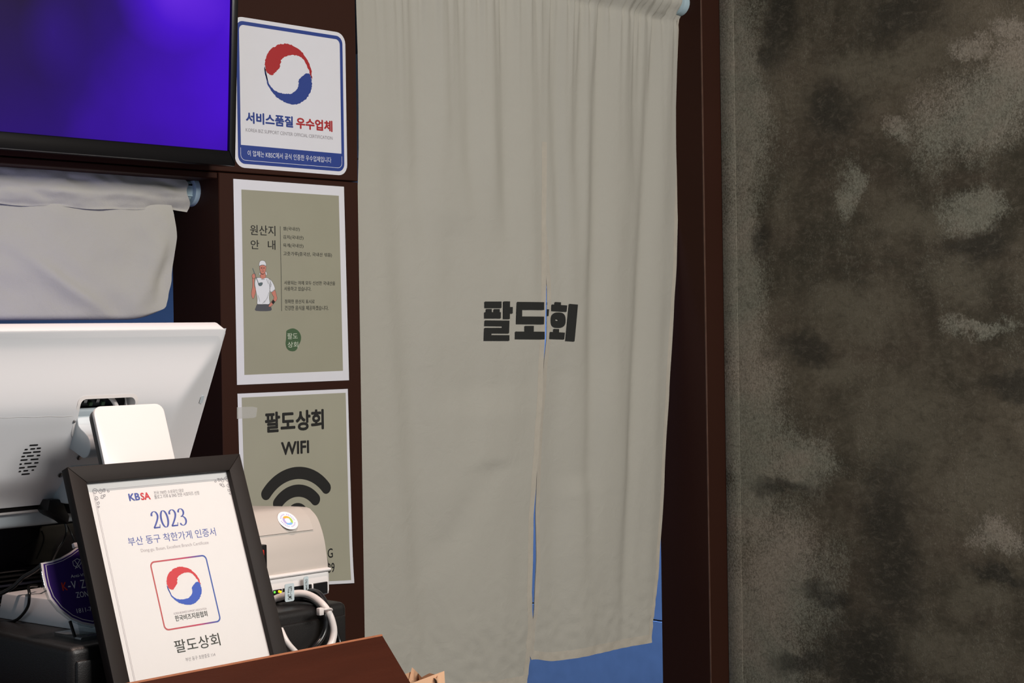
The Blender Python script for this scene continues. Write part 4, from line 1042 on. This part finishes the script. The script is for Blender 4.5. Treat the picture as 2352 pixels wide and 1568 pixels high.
# double border lines
def border(ins, w): return ring(rrect(il2+ins, ib+ins, ir2-ins, it3-ins-.004, .001, 1), rrect(il2+ins+w, ib+ins+w, ir2-ins-w, it3-ins-w-.004, .0008, 1))
for ins, w in ((.0040, .0004), (.0054, .0003)):
    v, f = border(ins, w); flat('border_line', CP, v, .0004, M['pale_ink'], ppr, faces=f)
# corner scrolls
def scroll(cx, cy, sx):
    parts = []
    for (dx, dy, r_, a0, sp, dirn) in ((.001, -.001, .0035, 0, 1.6, 1), (.007, -.0015, .0028, 90, 1.5, -1), (.012, -.001, .0022, 30, 1.5, 1), (.0165, -.0016, .0016, 0, 1.2, -1), (.001, -.008, .0026, 180, 1.5, 1), (.0015, -.0135, .002, 60, 1.3, -1), (.008, -.007, .0025, 200, 1.4, 1), (.0012, -.018, .0014, 0, 1.2, 1), (.011, -.0065, .0016, 20, 1.3, 1)):
        pts = []
        for k in range(18):
            a = math.radians(a0)+dirn*sp*2*math.pi*k/17*.9; rr_ = r_*(1-.75*k/17); pts.append((cx+sx*(dx+rr_*math.cos(a)), cy+dy+rr_*math.sin(a)))
        parts.append(stroke_pts(pts, .00055))
    v, f = merge(parts); flat('corner_scroll', CP, v, .0005, M['grey_ink'], ppr, faces=f, kind='stuff')
scroll(il2+.0055, it3-.0085, 1); scroll(ir2-.0055, it3-.0085, -1)
ctext('KB', (497, 325), (580, 366), 'cert_blue', .03); ctext('SA', (575, 319), (648, 362), 'emb_red', .03)
ctext('전국 700만 소상공인 대상', (665, 309), (865, 313), 'grey_ink'); ctext('블로그 리뷰 & SNS 전문 서포터즈 선정', (668, 334), (967, 331), 'grey_ink')
# 2023 drawn with a broad nib
a0, b1 = CP.loc(*c5(640, 445)); a1, b0 = CP.loc(*c5(897, 527)); dw = (a1-a0)/4; dh = b1-b0
two = [(.10, .74), (.14, .88), (.28, .97), (.44, 1.0), (.62, .95), (.74, .80), (.72, .64), (.60, .47), (.40, .27), (.20, .10), (.10, .035)]
three = [(.12, .80), (.18, .92), (.34, 1.0), (.54, .98), (.68, .86), (.66, .70), (.50, .58), (.34, .54), (.56, .52), (.74, .40), (.78, .24), (.66, .08), (.44, .0), (.22, .03), (.08, .14)]
zero = [(.44+.36*math.cos(a*math.pi/12+math.pi/2), .5+.5*math.sin(a*math.pi/12+math.pi/2)) for a in range(25)]
dparts = []
for k, g in enumerate((two, zero, two, three)):
    def mp_(p, k=k): return (a0+dw*(k+p[0]*1.02), b0+dh*p[1])
    P_ = [mp_(p) for p in g]
    sm_ = [tuple(v.xy) for v in smooth_path([(p[0], p[1], 0) for p in P_], 5)]
    dparts.append(stroke_pts(sm_, lambda t, d: .0007+.0016*abs(d.y)**1.5))
    if g is two:
        dparts.append(stroke_pts([mp_((.08, .03)), mp_((.76, .03))], .0016)); dparts.append(stroke_pts([mp_((.74, .0)), mp_((.80, .2))], .0008))
v, f = merge(dparts); flat('lettering', CP, v, .0005, M['cert_blue'], ppr, faces=f, kind='stuff')
ctext('부산 동구 착한가게 인증서', (492, 613), (1078, 600), 'cert_blue')
ctext('Dong-gu, Busan, Excellent Branch Certificate', (580, 688), (1030, 660), 'pale_ink', -.004)
e0 = CP.loc(*c5(637, 772)); e1 = CP.loc(*c5(1112, 1165))
ro, ri_ = rrect(e0[0], e1[1], e1[0], e0[1], .0055, 5), rrect(e0[0]+.0016, e1[1]+.0016, e1[0]-.0016, e0[1]-.0016, .0042, 5)
v, f = ring(ro, ri_)
def grad_mat():
    m = mat('red to blue outline', srgb(200, 60, 80), .5); nt = m.node_tree; p = nt.nodes['Principled BSDF']
    tc = nt.nodes.new('ShaderNodeTexCoord'); sx_ = nt.nodes.new('ShaderNodeSeparateXYZ'); nt.links.new(tc.outputs['Generated'], sx_.inputs[0])
    cr = nt.nodes.new('ShaderNodeValToRGB'); nt.links.new(sx_.outputs['X'], cr.inputs[0]); e = cr.color_ramp.elements
    e[0].position = .1; e[0].color = srgb(196, 84, 86); e[1].position = .95; e[1].color = srgb(62, 92, 172); k = e.new(.6); k.color = srgb(200, 60, 96)
    k = e.new(.8); k.color = srgb(110, 70, 150)
    nt.links.new(cr.outputs[0], p.inputs['Base Color']); return m
M['grad'] = grad_mat()
flat('emblem_outline', CP, v, .0005, M['grad'], ppr, faces=f)
ec = CP.loc(*c5(868, 929)); er = (CP.loc(*c5(868, 800))[1]-CP.loc(*c5(868, 1058))[1])/2
emblem(CP, ec[0], ec[1], er, .0005, M['emb_red'], M['emb_blue'], ppr)
ctext('KOREA BUSINESS SUPPORT ASSOCIATION', (797, 1106), (1015, 1085), 'pale_ink'); ctext('한국비즈지원협회', (803, 1126), (1022, 1129), 'ink_soft', .004)
ctext('팔도상회', (795, 1290), (1108, 1320), 'ink_soft', .002)
ctext('부산 동구 초량중로 114', (873, 1402), (1073, 1392), 'grey_ink', -.004)
prism('glass', [(il-.002, ib-.002), (ir+.002, ib-.002), (ir+.002, it_+.002), (il-.002, it_+.002)], ffn, -.0050, -.0038, M['glass'], cf)

# ================================================================== SHIELD SIGN
sgO = PZ(217, 1452, ZD+.004)
sgt = math.radians(20)
SG = Plane((sgO.x, sgO.y+.004, ZD+.006), (1, 0, 0), (0, math.sin(sgt), math.cos(sgt)))
sg = empty('shield_sign', (SG.O.x, SG.O.y, ZD), 'purple shield shaped acrylic sign with silver edge standing beside certificate frame', 'sign')
half = [(612, 470), (560, 515), (480, 560), (400, 588), (322, 602), (336, 700), (356, 790), (395, 890), (470, 985), (570, 1062), (660, 1100), (765, 1118)]
hp = [SG.loc(*c6(*p)) for p in half]
axx = lambda b: 0.0
bx = (hp[0][0]+hp[-1][0])/2
hp[0] = (bx, hp[0][1]); hp[-1] = (bx, hp[-1][1])
full = hp+[(2*bx-a, b) for a, b in hp[-2:0:-1]]
cen = Vector((bx, sum(b for a, b in hp)/len(hp)))
shr = lambda k: [tuple(cen+(Vector(p)-cen)*k) for p in full]
sfn = lambda a, b, d: SG.at(a, b, d)
prism('acrylic_plate', full, sfn, -.004, 0, M['acrylic'], sg, bev=.0005)
v, f = ring(shr(.985), shr(.93)); flat('silver_edge', SG, v, .0003, M['silver_ink'], sg, faces=f)
flat('purple_face', SG, shr(.94), .0002, M['purple'], sg)
v, f = ring(shr(.885), shr(.865)); flat('inner_outline', SG, v, .0005, M['silver_ink'], sg, faces=f)
def stext(s_, tl, br, m_, bold=.004): return text(SG, s_, c6(*tl), c6(*br), M[m_], sg, h=.0006, bold=bold)
stext('Anti-Vi', (565, 700), (677, 710), 'white_ink'); stext('K', (490, 762), (545, 822), 'orange_red', .02); stext('-', (545, 790), (568, 797), 'white_ink', .02)
stext('V', (566, 752), (618, 806), 'white_ink', .004); stext('I', (628, 752), (638, 800), 'orange_red', .004); stext('Z', (640, 742), (690, 803), 'white_ink', .004)
stext('ZON', (605, 840), (712, 872), 'white_ink'); stext('1811-7', (612, 972), (738, 990), 'white_ink')
v, f = merge([ring([SG.loc(*c6(*p)) for p in ((582, 590), (618, 566), (655, 580), (652, 610), (620, 645), (588, 625))], [SG.loc(*c6(*p)) for p in ((587, 592), (618, 572), (650, 584), (647, 608), (620, 638), (592, 622))]), stroke_pts([SG.loc(*c6(600, 585)), SG.loc(*c6(648, 650))], .0008), stroke_pts([SG.loc(*c6(640, 582)), SG.loc(*c6(605, 650))], .0008)])
flat('crossed_mark', SG, v, .0006, M['white_ink'], sg, faces=f, kind='stuff')
prism('top_clip', [(bx-.0035, hp[0][1]-.001), (bx+.0035, hp[0][1]-.001), (bx+.0035, hp[0][1]+.004), (bx-.0035, hp[0][1]+.004)], sfn, -.0045, .0006, M['silver_ink'], sg, bev=.0004)
rbox('stand_base', (bx+SG.O.x-.030, SG.O.y-.022, ZD-.0005), (bx+SG.O.x+.030, SG.O.y+.03, ZD+.0045), M['acrylic'], sg, bev=.001)
g0 = SG.loc(*c6(570, 1066)); g1 = SG.loc(*c6(606, 1235))
prism('support_fin', [(g0[0]-.001, g0[1]), (g0[0]+.001, g0[1]), (g0[0]+.003, -.004), (g0[0]+.001, -.004)], sfn, -.0035, -.0005, M['black'], sg)
prism('support_tongue', [(bx-.016, hp[-1][1]+.012), (bx+.016, hp[-1][1]+.012), (bx+.016, -.004), (bx-.016, -.004)], sfn, -.0035, -.0004, M['acrylic'], sg)
